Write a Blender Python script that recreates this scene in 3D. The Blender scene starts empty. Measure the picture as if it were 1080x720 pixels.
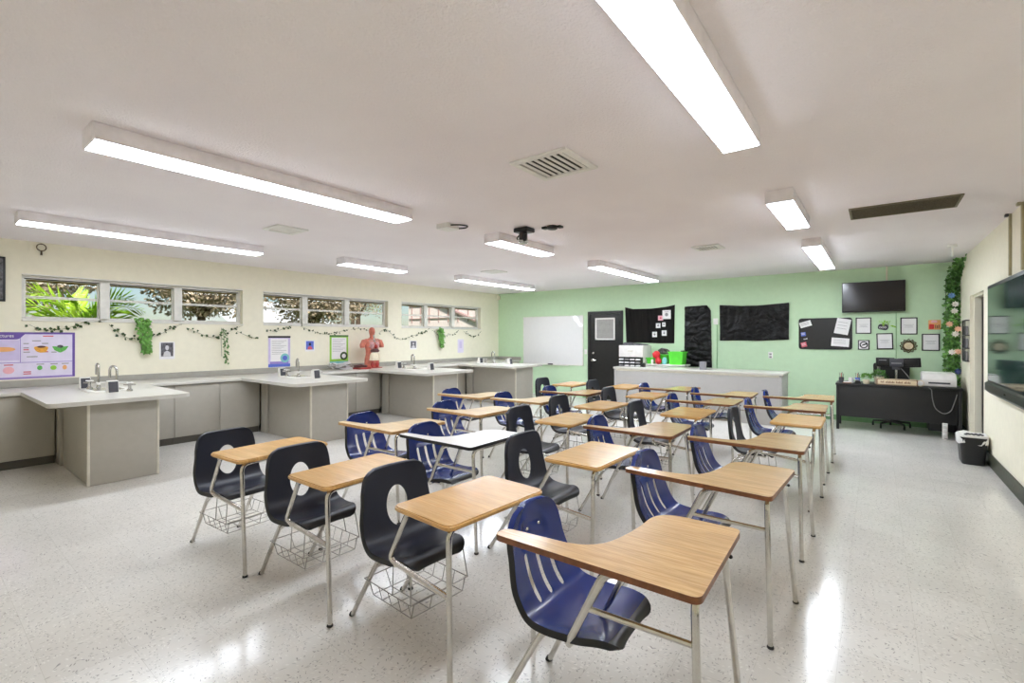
import bpy, bmesh, math, random
from mathutils import Vector, Matrix, noise
random.seed(7)
sc = bpy.context.scene
COL = sc.collection
PI = math.pi

# ------------------------------------------------------------------ render look
sc.view_settings.view_transform = 'Standard'
sc.view_settings.look = 'None'
sc.view_settings.gamma = 1.0
sc.view_settings.exposure = 0.55
sc.view_settings.use_curve_mapping = False
sc.cycles.max_bounces = 14
sc.cycles.diffuse_bounces = 10
sc.cycles.transparent_max_bounces = 12
sc.cycles.use_denoising = True
sc.cycles.sample_clamp_indirect = 6.0
sc.cycles.caustics_reflective = False

# ------------------------------------------------------------------ materials
def srgb(c):
    return tuple((v/12.92 if v <= .04045 else ((v+.055)/1.055)**2.4) for v in [x/255 for x in c])

class NT:
    def __init__(s, name):
        s.m = bpy.data.materials.new(name); s.m.use_nodes = True
        s.t = s.m.node_tree; s.n = s.t.nodes; s.l = s.t.links
        s.b = s.n['Principled BSDF']
    def add(s, kind, **kw):
        n = s.n.new(kind)
        for k, v in kw.items():
            if k in n.inputs: n.inputs[k].default_value = v
            else: setattr(n, k, v)
        return n
    def link(s, a, b): s.l.new(a, b)
    def coord(s, scale=(1, 1, 1), rot=(0, 0, 0), which='Object'):
        tc = s.add('ShaderNodeTexCoord'); mp = s.add('ShaderNodeMapping')
        mp.inputs['Scale'].default_value = scale; mp.inputs['Rotation'].default_value = rot
        s.link(tc.outputs[which], mp.inputs['Vector']); return mp.outputs['Vector']
    def ramp(s, fac, stops):
        r = s.add('ShaderNodeValToRGB'); e = r.color_ramp.elements
        while len(e) < len(stops): e.new(.5)
        for i, (p, c) in enumerate(stops):
            e[i].position = p; e[i].color = (*c, 1) if len(c) == 3 else c
        s.link(fac, r.inputs['Fac']); return r.outputs['Color']
    def mix(s, fac, a, b, kind='MIX'):
        m = s.add('ShaderNodeMix', data_type='RGBA', blend_type=kind)
        for sock, v in ((m.inputs[0], fac), (m.inputs[6], a), (m.inputs[7], b)):
            if hasattr(v, 'is_linked') or isinstance(v, bpy.types.NodeSocket): s.link(v, sock)
            elif isinstance(v, (int, float)): sock.default_value = v
            else: sock.default_value = (*v, 1) if len(v) == 3 else v
        return m.outputs[2]
    def bump(s, height, strength=.2, dist=.01):
        b = s.add('ShaderNodeBump'); b.inputs['Strength'].default_value = strength
        b.inputs['Distance'].default_value = dist
        s.link(height, b.inputs['Height']); s.link(b.outputs['Normal'], s.b.inputs['Normal'])

def mat(name, c, rough=.5, metal=0., var=.06, scale=12., bump=0., bscale=60., spec=.5, coat=0., emit=None):
    """plain procedural surface: slight tonal mottling by noise, optional bump"""
    k = NT(name); c = srgb(c)
    nz = k.add('ShaderNodeTexNoise', Scale=scale, Detail=3.)
    k.link(k.coord(), nz.inputs['Vector'])
    lo = tuple(max(0, v*(1-var)) for v in c); hi = tuple(min(1, v*(1+var)) for v in c)
    k.link(k.ramp(nz.outputs['Fac'], [(.3, lo), (.7, hi)]), k.b.inputs['Base Color'])
    k.b.inputs['Roughness'].default_value = rough; k.b.inputs['Metallic'].default_value = metal
    k.b.inputs['Specular IOR Level'].default_value = spec
    if coat: k.b.inputs['Coat Weight'].default_value = coat; k.b.inputs['Coat Roughness'].default_value = .08
    if bump:
        n2 = k.add('ShaderNodeTexNoise', Scale=bscale, Detail=4.); k.link(k.coord(), n2.inputs['Vector'])
        k.bump(n2.outputs['Fac'], bump, .005)
    if emit:
        k.b.inputs['Emission Color'].default_value = (*srgb(emit[0]), 1); k.b.inputs['Emission Strength'].default_value = emit[1]
    return k.m

def wood(name, dark, light, rough=.28, grain=1.0):
    k = NT(name)
    oi = k.add('ShaderNodeObjectInfo'); tc = k.add('ShaderNodeTexCoord')
    ad = k.add('ShaderNodeVectorMath', operation='ADD')
    mu = k.add('ShaderNodeVectorMath', operation='SCALE'); cb = k.add('ShaderNodeCombineXYZ')
    k.link(oi.outputs['Random'], cb.inputs['Y']); k.link(oi.outputs['Random'], cb.inputs['X'])
    k.link(cb.outputs[0], mu.inputs[0]); mu.inputs['Scale'].default_value = 7.
    k.link(tc.outputs['Object'], ad.inputs[0]); k.link(mu.outputs[0], ad.inputs[1])
    mp = k.add('ShaderNodeMapping'); mp.inputs['Scale'].default_value = (2.6, 60, 8); k.link(ad.outputs[0], mp.inputs['Vector'])
    nz = k.add('ShaderNodeTexNoise', Scale=2.2, Detail=7., Roughness=.65, Distortion=.6); k.link(mp.outputs[0], nz.inputs['Vector'])
    mp2 = k.add('ShaderNodeMapping'); mp2.inputs['Scale'].default_value = (1.2, 9, 3); k.link(ad.outputs[0], mp2.inputs['Vector'])
    n2 = k.add('ShaderNodeTexNoise', Scale=1.5, Detail=3., Distortion=1.2); k.link(mp2.outputs[0], n2.inputs['Vector'])
    d, l = srgb(dark), srgb(light); mid = tuple((a+b)/2 for a, b in zip(d, l))
    c1 = k.ramp(nz.outputs['Fac'], [(.34, d), (.5, mid), (.62, l)])
    c2 = k.ramp(n2.outputs['Fac'], [(.35, (.86, .86, .86)), (.65, (1.05, 1.05, 1.05))])
    k.link(k.mix(grain, mid, k.mix(1.0, c1, c2, 'MULTIPLY')), k.b.inputs['Base Color'])
    k.b.inputs['Roughness'].default_value = rough
    k.b.inputs['Coat Weight'].default_value = .25; k.b.inputs['Coat Roughness'].default_value = .15
    return k.m

def floor_mat():
    k = NT('vinyl_tile_with_flecks')
    base = srgb((222, 219, 213)); v = k.coord()
    n = k.add('ShaderNodeTexNoise', Scale=1.7, Detail=5.); k.link(v, n.inputs['Vector'])
    col = k.ramp(n.outputs['Fac'], [(.3, tuple(x*.93 for x in base)), (.7, tuple(x*1.04 for x in base))])
    bk = k.add('ShaderNodeTexBrick'); k.link(k.coord(scale=(1, 1, 1)), bk.inputs['Vector'])
    bk.offset = 0; bk.inputs['Scale'].default_value = 1.0; bk.inputs['Brick Width'].default_value = .305; bk.inputs['Row Height'].default_value = .305
    bk.inputs['Mortar Size'].default_value = .0012; bk.inputs['Mortar Smooth'].default_value = .3
    bk.inputs['Color1'].default_value = (1, 1, 1, 1); bk.inputs['Color2'].default_value = (.95, .945, .94, 1); bk.inputs['Mortar'].default_value = (.8, .79, .77, 1)
    col = k.mix(1., col, bk.outputs['Color'], 'MULTIPLY')
    for i, (rot, sx, sy, tone, th, keep) in enumerate([(.3, 26, 80, (104, 101, 98), .20, .13), (1.4, 24, 76, (150, 145, 138), .22, .2), (2.3, 28, 88, (132, 132, 136), .2, .16), (.9, 40, 90, (78, 76, 74), .2, .07), (2.9, 30, 90, (238, 236, 230), .28, .3)]):
        # sheet space: coordinates warped so the flecks do not line up
        w = k.add('ShaderNodeTexNoise', Scale=5., Detail=1.); k.link(v, w.inputs['Vector'])
        ws = k.add('ShaderNodeVectorMath', operation='SCALE'); ws.inputs['Scale'].default_value = .16; k.link(w.outputs['Color'], ws.inputs[0])
        wa = k.add('ShaderNodeVectorMath', operation='ADD'); k.link(v, wa.inputs[0]); k.link(ws.outputs[0], wa.inputs[1])
        mp = k.add('ShaderNodeMapping'); mp.vector_type = 'POINT'
        mp.inputs['Rotation'].default_value = (0, 0, rot); k.link(wa.outputs[0], mp.inputs['Vector'])
        m2 = k.add('ShaderNodeMapping'); m2.inputs['Scale'].default_value = (sx, sy, 1); m2.inputs['Location'].default_value = (i*3.3, i*1.7, 0); k.link(mp.outputs[0], m2.inputs['Vector'])
        vo = k.add('ShaderNodeTexVoronoi', voronoi_dimensions='2D'); vo.inputs['Scale'].default_value = 1.; k.link(m2.outputs[0], vo.inputs['Vector'])
        sp = k.add('ShaderNodeSeparateColor'); k.link(vo.outputs['Color'], sp.inputs[0])
        lt = k.add('ShaderNodeMath', operation='LESS_THAN'); lt.inputs[1].default_value = keep; k.link(sp.outputs[0], lt.inputs[0])
        mr = k.add('ShaderNodeMapRange'); mr.inputs['From Min'].default_value = th; mr.inputs['From Max'].default_value = th*.6
        k.link(vo.outputs['Distance'], mr.inputs['Value'])
        mm = k.add('ShaderNodeMath', operation='MULTIPLY'); k.link(lt.outputs[0], mm.inputs[0]); k.link(mr.outputs[0], mm.inputs[1])
        m3 = k.add('ShaderNodeMath', operation='MULTIPLY'); m3.inputs[1].default_value = .62; k.link(mm.outputs[0], m3.inputs[0])
        col = k.mix(m3.outputs[0], col, srgb(tone))
    k.link(col, k.b.inputs['Base Color'])
    nr = k.add('ShaderNodeTexNoise', Scale=.9, Detail=3.); k.link(v, nr.inputs['Vector'])
    rr = k.add('ShaderNodeMapRange'); rr.inputs['To Min'].default_value = .10; rr.inputs['To Max'].default_value = .2; k.link(nr.outputs['Fac'], rr.inputs['Value'])
    k.link(rr.outputs[0], k.b.inputs['Roughness'])
    nb = k.add('ShaderNodeTexNoise', Scale=7., Detail=2.); k.link(v, nb.inputs['Vector'])
    k.bump(nb.outputs['Fac'], .05, .01)
    k.b.inputs['Specular IOR Level'].default_value = .42
    return k.m

def ceiling_mat():
    k = NT('popcorn_ceiling'); v = k.coord()
    n = k.add('ShaderNodeTexNoise', Scale=60., Detail=4., Roughness=.6); k.link(v, n.inputs['Vector'])
    n2 = k.add('ShaderNodeTexNoise', Scale=.7, Detail=3.); k.link(v, n2.inputs['Vector'])
    k.link(k.ramp(n2.outputs['Fac'], [(.35, srgb((242, 236, 240))), (.65, srgb((248, 243, 246)))]), k.b.inputs['Base Color'])
    k.b.inputs['Roughness'].default_value = .95; k.b.inputs['Specular IOR Level'].default_value = .1
    k.bump(n.outputs['Fac'], .5, .022); return k.m

def glass_mat(name, tint=(250, 253, 252), gloss=.008):
    k = NT(name); k.n.remove(k.b)
    out = k.n['Material Output']; tr = k.add('ShaderNodeBsdfTransparent'); gl = k.add('ShaderNodeBsdfGlossy'); mx = k.add('ShaderNodeMixShader')
    tr.inputs[0].default_value = (*srgb(tint), 1); gl.inputs['Roughness'].default_value = .02; mx.inputs[0].default_value = gloss
    nz = k.add('ShaderNodeTexNoise', Scale=2.); k.link(k.coord(), nz.inputs['Vector'])
    k.link(k.ramp(nz.outputs['Fac'], [(.3, srgb(tint)), (.7, (1, 1, 1))]), tr.inputs[0])
    k.link(tr.outputs[0], mx.inputs[1]); k.link(gl.outputs[0], mx.inputs[2]); k.link(mx.outputs[0], out.inputs['Surface'])
    return k.m

def cloth_mat(name, c, rough=.85, bump=.4, scale=(40, 40, 4), sheen=0., br=.6):
    k = NT(name); v = k.coord(scale=scale)
    n = k.add('ShaderNodeTexNoise', Scale=1., Detail=4.); k.link(v, n.inputs['Vector'])
    c = srgb(c); k.link(k.ramp(n.outputs['Fac'], [(.3, tuple(x*br for x in c)), (.7, c)]), k.b.inputs['Base Color'])
    k.b.inputs['Roughness'].default_value = rough; k.bump(n.outputs['Fac'], bump, .01); return k.m

M = {}
M['floor'] = floor_mat(); M['ceiling'] = ceiling_mat()
M['cream'] = mat('cream_paint', (238, 233, 213), .75, bump=.12, bscale=90, var=.02, spec=.2)
M['green'] = mat('mint_green_paint', (197, 223, 189), .75, bump=.1, bscale=90, var=.02, spec=.2)
M['greenbase'] = mat('green_cove_base', (122, 164, 116), .6)
M['outerwall'] = mat('outer_stucco', (215, 205, 180), .9, bump=.3)
M['basedark'] = mat('dark_olive_baseboard', (66, 68, 54), .45, bump=.15, bscale=40, var=.3, scale=25)
M['alu'] = mat('window_aluminium', (226, 224, 217), .45, .1)
M['aludark'] = mat('window_gasket', (70, 62, 52), .6)
M['glass'] = glass_mat('window_glass')
M['doorpaint'] = mat('black_door_paint', (27, 26, 25), .35, bump=.08, var=.2)
M['doorpaint2'] = mat('door_upper_sheen', (27, 26, 25), .35, bump=.08, var=.2)
M['blackgap'] = mat('dark_door', (20, 18, 16), .6)
M['white'] = mat('white_plastic', (236, 235, 230), .4)
M['whitemetal'] = mat('white_enamel', (232, 231, 227), .45)
M['fixture'] = mat('fixture_enamel', (240, 236, 240), .5)
M['diffuser'] = mat('lit_diffuser', (250, 250, 248), .5, emit=((236, 244, 255), 19.0))
M['diffuser_near'] = mat('lit_diffuser_dimmed', (250, 250, 248), .5, emit=((236, 244, 255), 15.0))  # nearer lamps dimmed to even the brightness through the room
M['diffuser_far'] = mat('lit_diffuser_boosted', (250, 250, 248), .5, emit=((236, 244, 255), 29.0))  # far lamps boosted to brighten the back of the room
M['chrome'] = mat('worn_chrome', (206, 203, 196), .2, 1., var=.08, scale=30)
M['wire'] = mat('zinc_wire', (170, 168, 162), .3, .9)
M['steel'] = mat('brushed_steel', (190, 188, 184), .25, 1.)
M['rubber'] = mat('dark_glide', (40, 38, 36), .6)
M['oak'] = wood('oak_laminate', (180, 139, 90), (214, 177, 126), .25, .85)
M['oakedge'] = mat('dark_brown_edge_band', (122, 74, 42), .4, var=.2, scale=40)
M['oakpale'] = wood('oak_laminate_in_glare', (206, 170, 122), (232, 204, 160))  # same oak with the window glare on the left desks put into its colour
M['paleedge'] = mat('tan_edge_band', (196, 152, 98), .4, var=.15, scale=40)
M['whitelam'] = mat('white_laminate', (232, 230, 228), .25, var=.02)
M['blackedge'] = mat('black_edge_band', (28, 26, 26), .4)
M['tanplastic'] = wood('woodgrain_hard_plastic', (206, 162, 114), (224, 188, 146), .16, .7)
M['orangeplastic'] = wood('amber_woodgrain_plastic', (200, 148, 84), (222, 178, 112), .25, .8)
M['blueshell'] = mat('navy_blue_shell', (20, 42, 112), .24, var=.06, bump=.06, bscale=220, coat=.2)
M['lightblueshell'] = mat('mid_blue_shell', (44, 64, 128), .26, var=.06, bump=.06, bscale=220, coat=.2)
M['darkshell'] = mat('charcoal_navy_shell', (24, 27, 42), .36, var=.08, bump=.12, bscale=260)
M['shellrim'] = mat('shaded_shell_rim', (18, 18, 22), .35)  # black stands in for shade and dark reflection on the turned rim and lip
M['rivet'] = mat('rivet_metal', (215, 214, 210), .25, 1.)
M['cab'] = mat('grey_laminate_cabinet', (170, 165, 154), .45, var=.025)
M['cabtrim'] = mat('pale_cabinet_edge', (206, 201, 186), .45)
M['cabdark'] = mat('cabinet_toe_kick', (92, 88, 80), .6)
M['top'] = mat('grey_white_worktop', (203, 200, 192), .28, var=.04, scale=120)
M['splash'] = mat('grey_backsplash', (164, 161, 152), .4)
M['bench'] = mat('light_grey_bench', (168, 165, 162), .45, var=.02)
M['black'] = mat('black_plastic', (20, 20, 21), .4)
M['satinblack'] = mat('satin_black_laminate', (30, 29, 28), .42, var=.12)
M['screen'] = mat('screen_off', (30, 27, 26), .13, spec=.5)
M['boardglass'] = mat('screen_with_teal_reflection', (38, 66, 60), .07, spec=1.0)  # black screen; teal base colour stands in for the reflected green wall
M['dkgrey'] = mat('dark_grey_plastic', (64, 64, 70), .45)
M['clothblack'] = cloth_mat('black_gathered_cloth', (38, 35, 32), scale=(34, 34, 1.5), bump=.8)
def crumple_mat(name, c):
    k = NT(name); c = srgb(c)
    n = k.add('ShaderNodeTexNoise', Scale=4., Detail=3.); k.link(k.coord(), n.inputs['Vector'])
    sc1 = k.add('ShaderNodeVectorMath', operation='SCALE'); sc1.inputs['Scale'].default_value = .35; k.link(n.outputs['Color'], sc1.inputs[0])
    ad = k.add('ShaderNodeVectorMath', operation='ADD'); k.link(k.coord(), ad.inputs[0]); k.link(sc1.outputs[0], ad.inputs[1])
    v = k.add('ShaderNodeTexVoronoi', feature='DISTANCE_TO_EDGE'); v.inputs['Scale'].default_value = 6.; k.link(ad.outputs[0], v.inputs['Vector'])
    k.link(k.ramp(n.outputs['Fac'], [(.3, tuple(x*.85 for x in c)), (.7, c)]), k.b.inputs['Base Color'])
    k.b.inputs['Roughness'].default_value = .34; k.bump(v.outputs['Distance'], .7, .06); return k.m
M['plasticblack'] = crumple_mat('black_plastic_sheet', (30, 29, 30))
M['wboard'] = mat('whiteboard_enamel', (233, 232, 232), .06, var=.01)
M['paper'] = mat('white_paper', (238, 236, 236), .8, var=.01)
M['paperline'] = mat('grey_print', (150, 148, 150), .8)
M['printblack'] = mat('black_print', (40, 38, 42), .7)
M['lilac'] = mat('lilac_print', (204, 192, 226), .5, var=.05)
M['palelilac'] = mat('pale_lilac_print', (222, 214, 236), .55, var=.04)
M['purple'] = mat('purple_print', (104, 78, 158), .5)
M['purple2'] = mat('violet_print', (150, 130, 200), .5)
M['redprint'] = mat('red_print', (208, 96, 108), .6)
M['pinkprint'] = mat('pink_print', (236, 178, 190), .6)
M['yelloworange'] = mat('amber_print', (222, 160, 60), .6, var=.2, scale=60)
M['greenprint'] = mat('leaf_green_print', (96, 176, 84), .6, var=.2, scale=60)
M['tealprint'] = mat('teal_print', (132, 196, 196), .6)
M['blueprint'] = mat('blue_print', (92, 112, 204), .6)
M['limeprint'] = mat('lime_print', (150, 204, 72), .6)
M['orangeprint'] = mat('orange_print', (232, 170, 110), .6)
M['photogrey'] = mat('monochrome_photo', (92, 90, 96), .5, var=.8, scale=30)
M['photolight'] = mat('photo_light_tone', (206, 204, 208), .5)
M['photocolour'] = mat('colour_photo', (160, 90, 96), .5, var=.8, scale=40)
M['leaf'] = mat('dark_ivy_leaf', (52, 76, 34), .5, var=.4, scale=50)
M['leaf2'] = mat('fresh_green_leaf', (112, 164, 78), .45, var=.35, scale=40)
M['leaf3'] = mat('mid_green_leaf', (78, 122, 56), .45, var=.45, scale=40)
M['stem'] = mat('plant_stem', (74, 84, 44), .7)
M['petalwhite'] = mat('white_petals', (240, 236, 228), .6)
M['petalblue'] = mat('blue_petals', (120, 160, 205), .6)
M['petalpeach'] = mat('peach_petals', (236, 190, 160), .6)
M['petaldark'] = mat('indigo_petals', (70, 80, 130), .6)
M['greenbin'] = mat('lime_green_plastic', (92, 214, 60), .35)
M['redplastic'] = mat('red_plastic', (206, 40, 48), .35)
M['teal'] = mat('aqua_plastic', (130, 205, 205), .35)
M['boxwhite'] = mat('white_painted_box', (226, 222, 218), .5)
M['flesh'] = mat('salmon_anatomy_plastic', (200, 116, 96), .4, var=.25, scale=14)
M['fleshdark'] = mat('muscle_red_plastic', (160, 50, 46), .4, var=.25, scale=20)
M['organpink'] = mat('pink_lung_plastic', (196, 150, 150), .4, var=.3, scale=24)
M['organbrown'] = mat('liver_brown_plastic', (84, 48, 46), .35, var=.3, scale=24)
M['organcream'] = mat('cream_intestine_plastic', (234, 222, 196), .4, var=.1, scale=24)
M['bone'] = mat('grey_rib_plastic', (170, 168, 160), .4, var=.3, scale=24)
M['bag'] = mat('white_bin_liner', (226, 225, 222), .4, bump=.5, bscale=25)
M['cord'] = mat('grey_cable', (120, 118, 116), .5)
M['creamsign'] = mat('cream_signboard', (226, 208, 176), .6)
M['brownframe'] = mat('brown_frame', (132, 84, 56), .5)
M['terracream'] = mat('cream_pot', (228, 216, 190), .6)
M['bronze'] = mat('antique_bronze', (98, 82, 56), .4, .5, var=.3, scale=40)
M['mirror'] = mat('silver_mirror', (226, 220, 210), .12, 1.)
M['conduit'] = mat('painted_conduit', (168, 162, 130), .6)
M['greyconduit'] = mat('green_painted_conduit', (150, 188, 142), .6)
M['grass'] = mat('lawn_grass', (96, 118, 60), .95, var=.4, scale=6)
M['bark'] = mat('tree_bark', (112, 92, 78), .9, var=.3, bump=.5, bscale=20)
M['dryleaf'] = mat('brownish_foliage', (186, 168, 142), .8, var=.35, scale=3)
M['treeleaf'] = mat('olive_foliage', (172, 184, 124), .8, var=.35, scale=3)
M['palm'] = mat('bright_palm_leaf', (176, 214, 60), .5, var=.35, scale=5)
M['soffit'] = mat('tan_soffit', (196, 170, 112), .8)
M['fascia'] = mat('brown_fascia', (178, 150, 92), .8)
M['pinkwall'] = mat('pinkish_block_wall', (244, 228, 224), .9)
M['roofwhite'] = mat('pale_metal_roof', (226, 228, 230), .6)
M['mauvetrim'] = mat('mauve_trim', (178, 150, 146), .8)
M['ceilgrille'] = mat('dirty_filter_grille', (92, 84, 66), .8, var=.4, scale=90)
M['ventdark'] = mat('vent_shadow_slot', (52, 51, 50), .8)

# ------------------------------------------------------------------ mesh helpers
def nb(): return bmesh.new()

def box(bm, a, b, bev=0., mi=0, seg=2):
    a, b = Vector(a), Vector(b); lo = Vector(map(min, a, b)); hi = Vector(map(max, a, b))
    vs = [bm.verts.new((x, y, z)) for x in (lo.x, hi.x) for y in (lo.y, hi.y) for z in (lo.z, hi.z)]
    q = [(0, 1, 3, 2), (4, 6, 7, 5), (0, 4, 5, 1), (2, 3, 7, 6), (0, 2, 6, 4), (1, 5, 7, 3)]
    fs = [bm.faces.new([vs[i] for i in f]) for f in q]
    for f in fs: f.material_index = mi
    if bev:
        es = list({e for f in fs for e in f.edges})
        r = bmesh.ops.bevel(bm, geom=es, offset=min(bev, min(hi-lo)*.45), segments=seg, affect='EDGES', profile=.5)
        for f in r['faces']: f.material_index = mi
    return vs

def fillet(pts, r, n=4):
    pts = [Vector(p) for p in pts]; out = [pts[0]]
    for i in range(1, len(pts)-1):
        p, a, b = pts[i], pts[i-1], pts[i+1]
        d1, d2 = (a-p), (b-p); k = min(r, d1.length*.48, d2.length*.48)
        s, e = p+d1.normalized()*k, p+d2.normalized()*k
        for j in range(n+1):
            t = j/n; out.append(s*(1-t)**2+p*2*t*(1-t)+e*t*t)
    out.append(pts[-1]); return out

def tube(bm, pts, r, n=8, fil=0., cap=True, mi=0, r2=None):
    pts = fillet(pts, fil) if fil else [Vector(p) for p in pts]
    rings = []; m = len(pts); up = None
    for i, p in enumerate(pts):
        t = (pts[min(i+1, m-1)]-pts[max(i-1, 0)])
        if t.length < 1e-9: t = Vector((0, 0, 1))
        t.normalize()
        if up is None:
            up = Vector((0, 0, 1)) if abs(t.z) < .9 else Vector((1, 0, 0))
        u = up-t*up.dot(t)
        if u.length < 1e-6: u = t.orthogonal()
        u.normalize(); up = u; w = t.cross(u)
        rr = r if r2 is None else r+(r2-r)*i/(m-1)
        rings.append([bm.verts.new(p+(u*math.cos(2*PI*j/n)+w*math.sin(2*PI*j/n))*rr) for j in range(n)])
    for a, b in zip(rings, rings[1:]):
        for j in range(n):
            bm.faces.new((a[j], a[(j+1) % n], b[(j+1) % n], b[j])).material_index = mi
    if cap:
        bm.faces.new(rings[0][::-1]).material_index = mi; bm.faces.new(rings[-1]).material_index = mi

def cyl(bm, a, b, r, n=16, mi=0, r2=None): tube(bm, [a, b], r, n, mi=mi, r2=r2)

def lathe(bm, c, prof, n=20, mi=0, axis='z', close=True):
    c = Vector(c); rings = []
    for r, h in prof:
        ring = []
        for j in range(n):
            a = 2*PI*j/n; x, y = r*math.cos(a), r*math.sin(a)
            v = {'z': (x, y, h), 'x': (h, x, y), 'y': (y, h, x)}[axis]
            ring.append(bm.verts.new(c+Vector(v)))
        rings.append(ring)
    for a, b in zip(rings, rings[1:]):
        for j in range(n): bm.faces.new((a[j], a[(j+1) % n], b[(j+1) % n], b[j])).material_index = mi
    if close:
        bm.faces.new(rings[0][::-1]).material_index = mi; bm.faces.new(rings[-1]).material_index = mi

def ball(bm, c, r, sc_=(1, 1, 1), seg=12, mi=0):
    ret = bmesh.ops.create_uvsphere(bm, u_segments=seg, v_segments=max(6, seg*2//3), radius=1)
    for v in ret['verts']: v.co = Vector((v.co.x*r*sc_[0], v.co.y*r*sc_[1], v.co.z*r*sc_[2]))+Vector(c)
    for f in {f for v in ret['verts'] for f in v.link_faces}: f.material_index = mi

def prism(bm, poly, lo, hi, axis='z', mi=0, mside=None):
    """poly: list of 2D points; extruded along axis from lo to hi"""
    def P(p, h): return {'z': (p[0], p[1], h), 'x': (h, p[0], p[1]), 'y': (p[0], h, p[1])}[axis]
    a = [bm.verts.new(P(p, lo)) for p in poly]; b = [bm.verts.new(P(p, hi)) for p in poly]
    bm.faces.new(a).material_index = mi; bm.faces.new(b[::-1]).material_index = mi
    n = len(poly)
    for i in range(n):
        bm.faces.new((a[i], b[i], b[(i+1) % n], a[(i+1) % n])).material_index = mi if mside is None else mside
    bmesh.ops.recalc_face_normals(bm, faces=bm.faces)

def round_poly(pts, radii, n=5):
    out = []; m = len(pts)
    for i in range(m):
        p = Vector((*pts[i], 0)); a = Vector((*pts[i-1], 0)); b = Vector((*pts[(i+1) % m], 0)); r = radii[i] if isinstance(radii, (list, tuple)) else radii
        if r <= 0: out.append(tuple(p.xy)); continue
        d1, d2 = (a-p), (b-p); k = min(r, d1.length*.5, d2.length*.5)
        s, e = p+d1.normalized()*k, p+d2.normalized()*k
        for j in range(n+1):
            t = j/n; q = s*(1-t)**2+p*2*t*(1-t)+e*t*t; out.append((q.x, q.y))
    return out

def disc_poly(cy, cz, ry, rz, n=28):
    return [(cy+ry*math.cos(2*PI*i/n), cz+rz*math.sin(2*PI*i/n)) for i in range(n)]

def leaf(bm, p, d, size, wid=.5, mi=0, nrm=None):
    p = Vector(p); d = Vector(d).normalized()
    nrm = Vector(nrm) if nrm else Vector((random.uniform(-1, 1), random.uniform(-1, 1), random.uniform(-.2, 1)))
    s = d.cross(nrm)
    if s.length < 1e-3: s = d.orthogonal()
    s.normalize(); u = s.cross(d).normalized()
    a = bm.verts.new(p); b = bm.verts.new(p+d*size*.45+s*size*wid*.5+u*size*.06); c = bm.verts.new(p+d*size)
    e = bm.verts.new(p+d*size*.45-s*size*wid*.5+u*size*.06); m = bm.verts.new(p+d*size*.5-u*size*.05)
    for f in ((a, b, m), (b, c, m), (c, e, m), (e, a, m)): bm.faces.new(f).material_index = mi

ORG = {}
def finish(bm, name, mats, smooth=True, angle=35):
    bmesh.ops.recalc_face_normals(bm, faces=bm.faces)
    me = bpy.data.meshes.new(name); bm.to_mesh(me); bm.free()
    for m in (mats if isinstance(mats, (list, tuple)) else [mats]): me.materials.append(m)
    if smooth:
        for p in me.polygons: p.use_smooth = True
        me.set_sharp_from_angle(angle=math.radians(angle))
    return me

def obj(name, bm, mats, parent=None, smooth=True, angle=35, recalc=True):
    """link a bmesh (world coordinates) as one mesh object; top-level meshes get their origin at the middle of their base"""
    if parent is None:
        vs = [v.co for v in bm.verts]
        lo = Vector([min(v[i] for v in vs) for i in range(3)]); hi = Vector([max(v[i] for v in vs) for i in range(3)])
        o0 = Vector(((lo.x+hi.x)/2, (lo.y+hi.y)/2, lo.z))
    else: o0 = ORG[parent.name]
    bmesh.ops.translate(bm, verts=bm.verts, vec=-o0)
    o = bpy.data.objects.new(name, finish(bm, name, mats, smooth, angle)); COL.objects.link(o)
    if parent is None: o.location = o0
    else: o.parent = parent
    ORG[o.name] = o0; return o

def tag(o, label, cat, group=None):
    o['label'] = label; o['category'] = cat
    if group: o['group'] = group
    return o

def thing(name, label, cat, loc=(0, 0, 0), group=None):
    o = bpy.data.objects.new(name, None); COL.objects.link(o); o.location = loc; o.empty_display_size = .1
    ORG[o.name] = Vector(loc); return tag(o, label, cat, group)

def struct(name, bm, m, parent=None, smooth=False):
    o = obj(name, bm, m, parent, smooth)
    if parent is None: o['kind'] = 'structure'
    return o

def one(name, bm, m, label, cat, group=None, smooth=True):
    return tag(obj(name, bm, m, None, smooth), label, cat, group)

def bx(a, b, bev=0., mi=0):
    bm = nb(); box(bm, a, b, bev, mi); return bm

def text(name, body, size, m, parent, loc, axes, extrude=.001, squash=1.0):
    """flat lettering as mesh; axes = (right, up) unit vectors"""
    cu = bpy.data.curves.new(name, 'FONT'); cu.body = body; cu.size = size; cu.extrude = extrude; cu.align_x = 'CENTER'; cu.align_y = 'CENTER'
    ob = bpy.data.objects.new(name+'_tmp', cu); COL.objects.link(ob)
    dg = bpy.context.evaluated_depsgraph_get(); me = bpy.data.meshes.new_from_object(ob.evaluated_get(dg))
    bpy.data.objects.remove(ob); bpy.data.curves.remove(cu)
    r, u = Vector(axes[0]), Vector(axes[1]); n = r.cross(u)
    mt = Matrix((( r.x*squash, u.x, n.x, loc[0]), (r.y*squash, u.y, n.y, loc[1]), (r.z*squash, u.z, n.z, loc[2]), (0, 0, 0, 1)))
    me.transform(Matrix.Translation(-ORG[parent.name]) @ mt)
    me.materials.clear(); me.materials.append(m)
    o = bpy.data.objects.new(name, me); COL.objects.link(o); o.parent = parent; ORG[o.name] = ORG[parent.name]; return o

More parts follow.
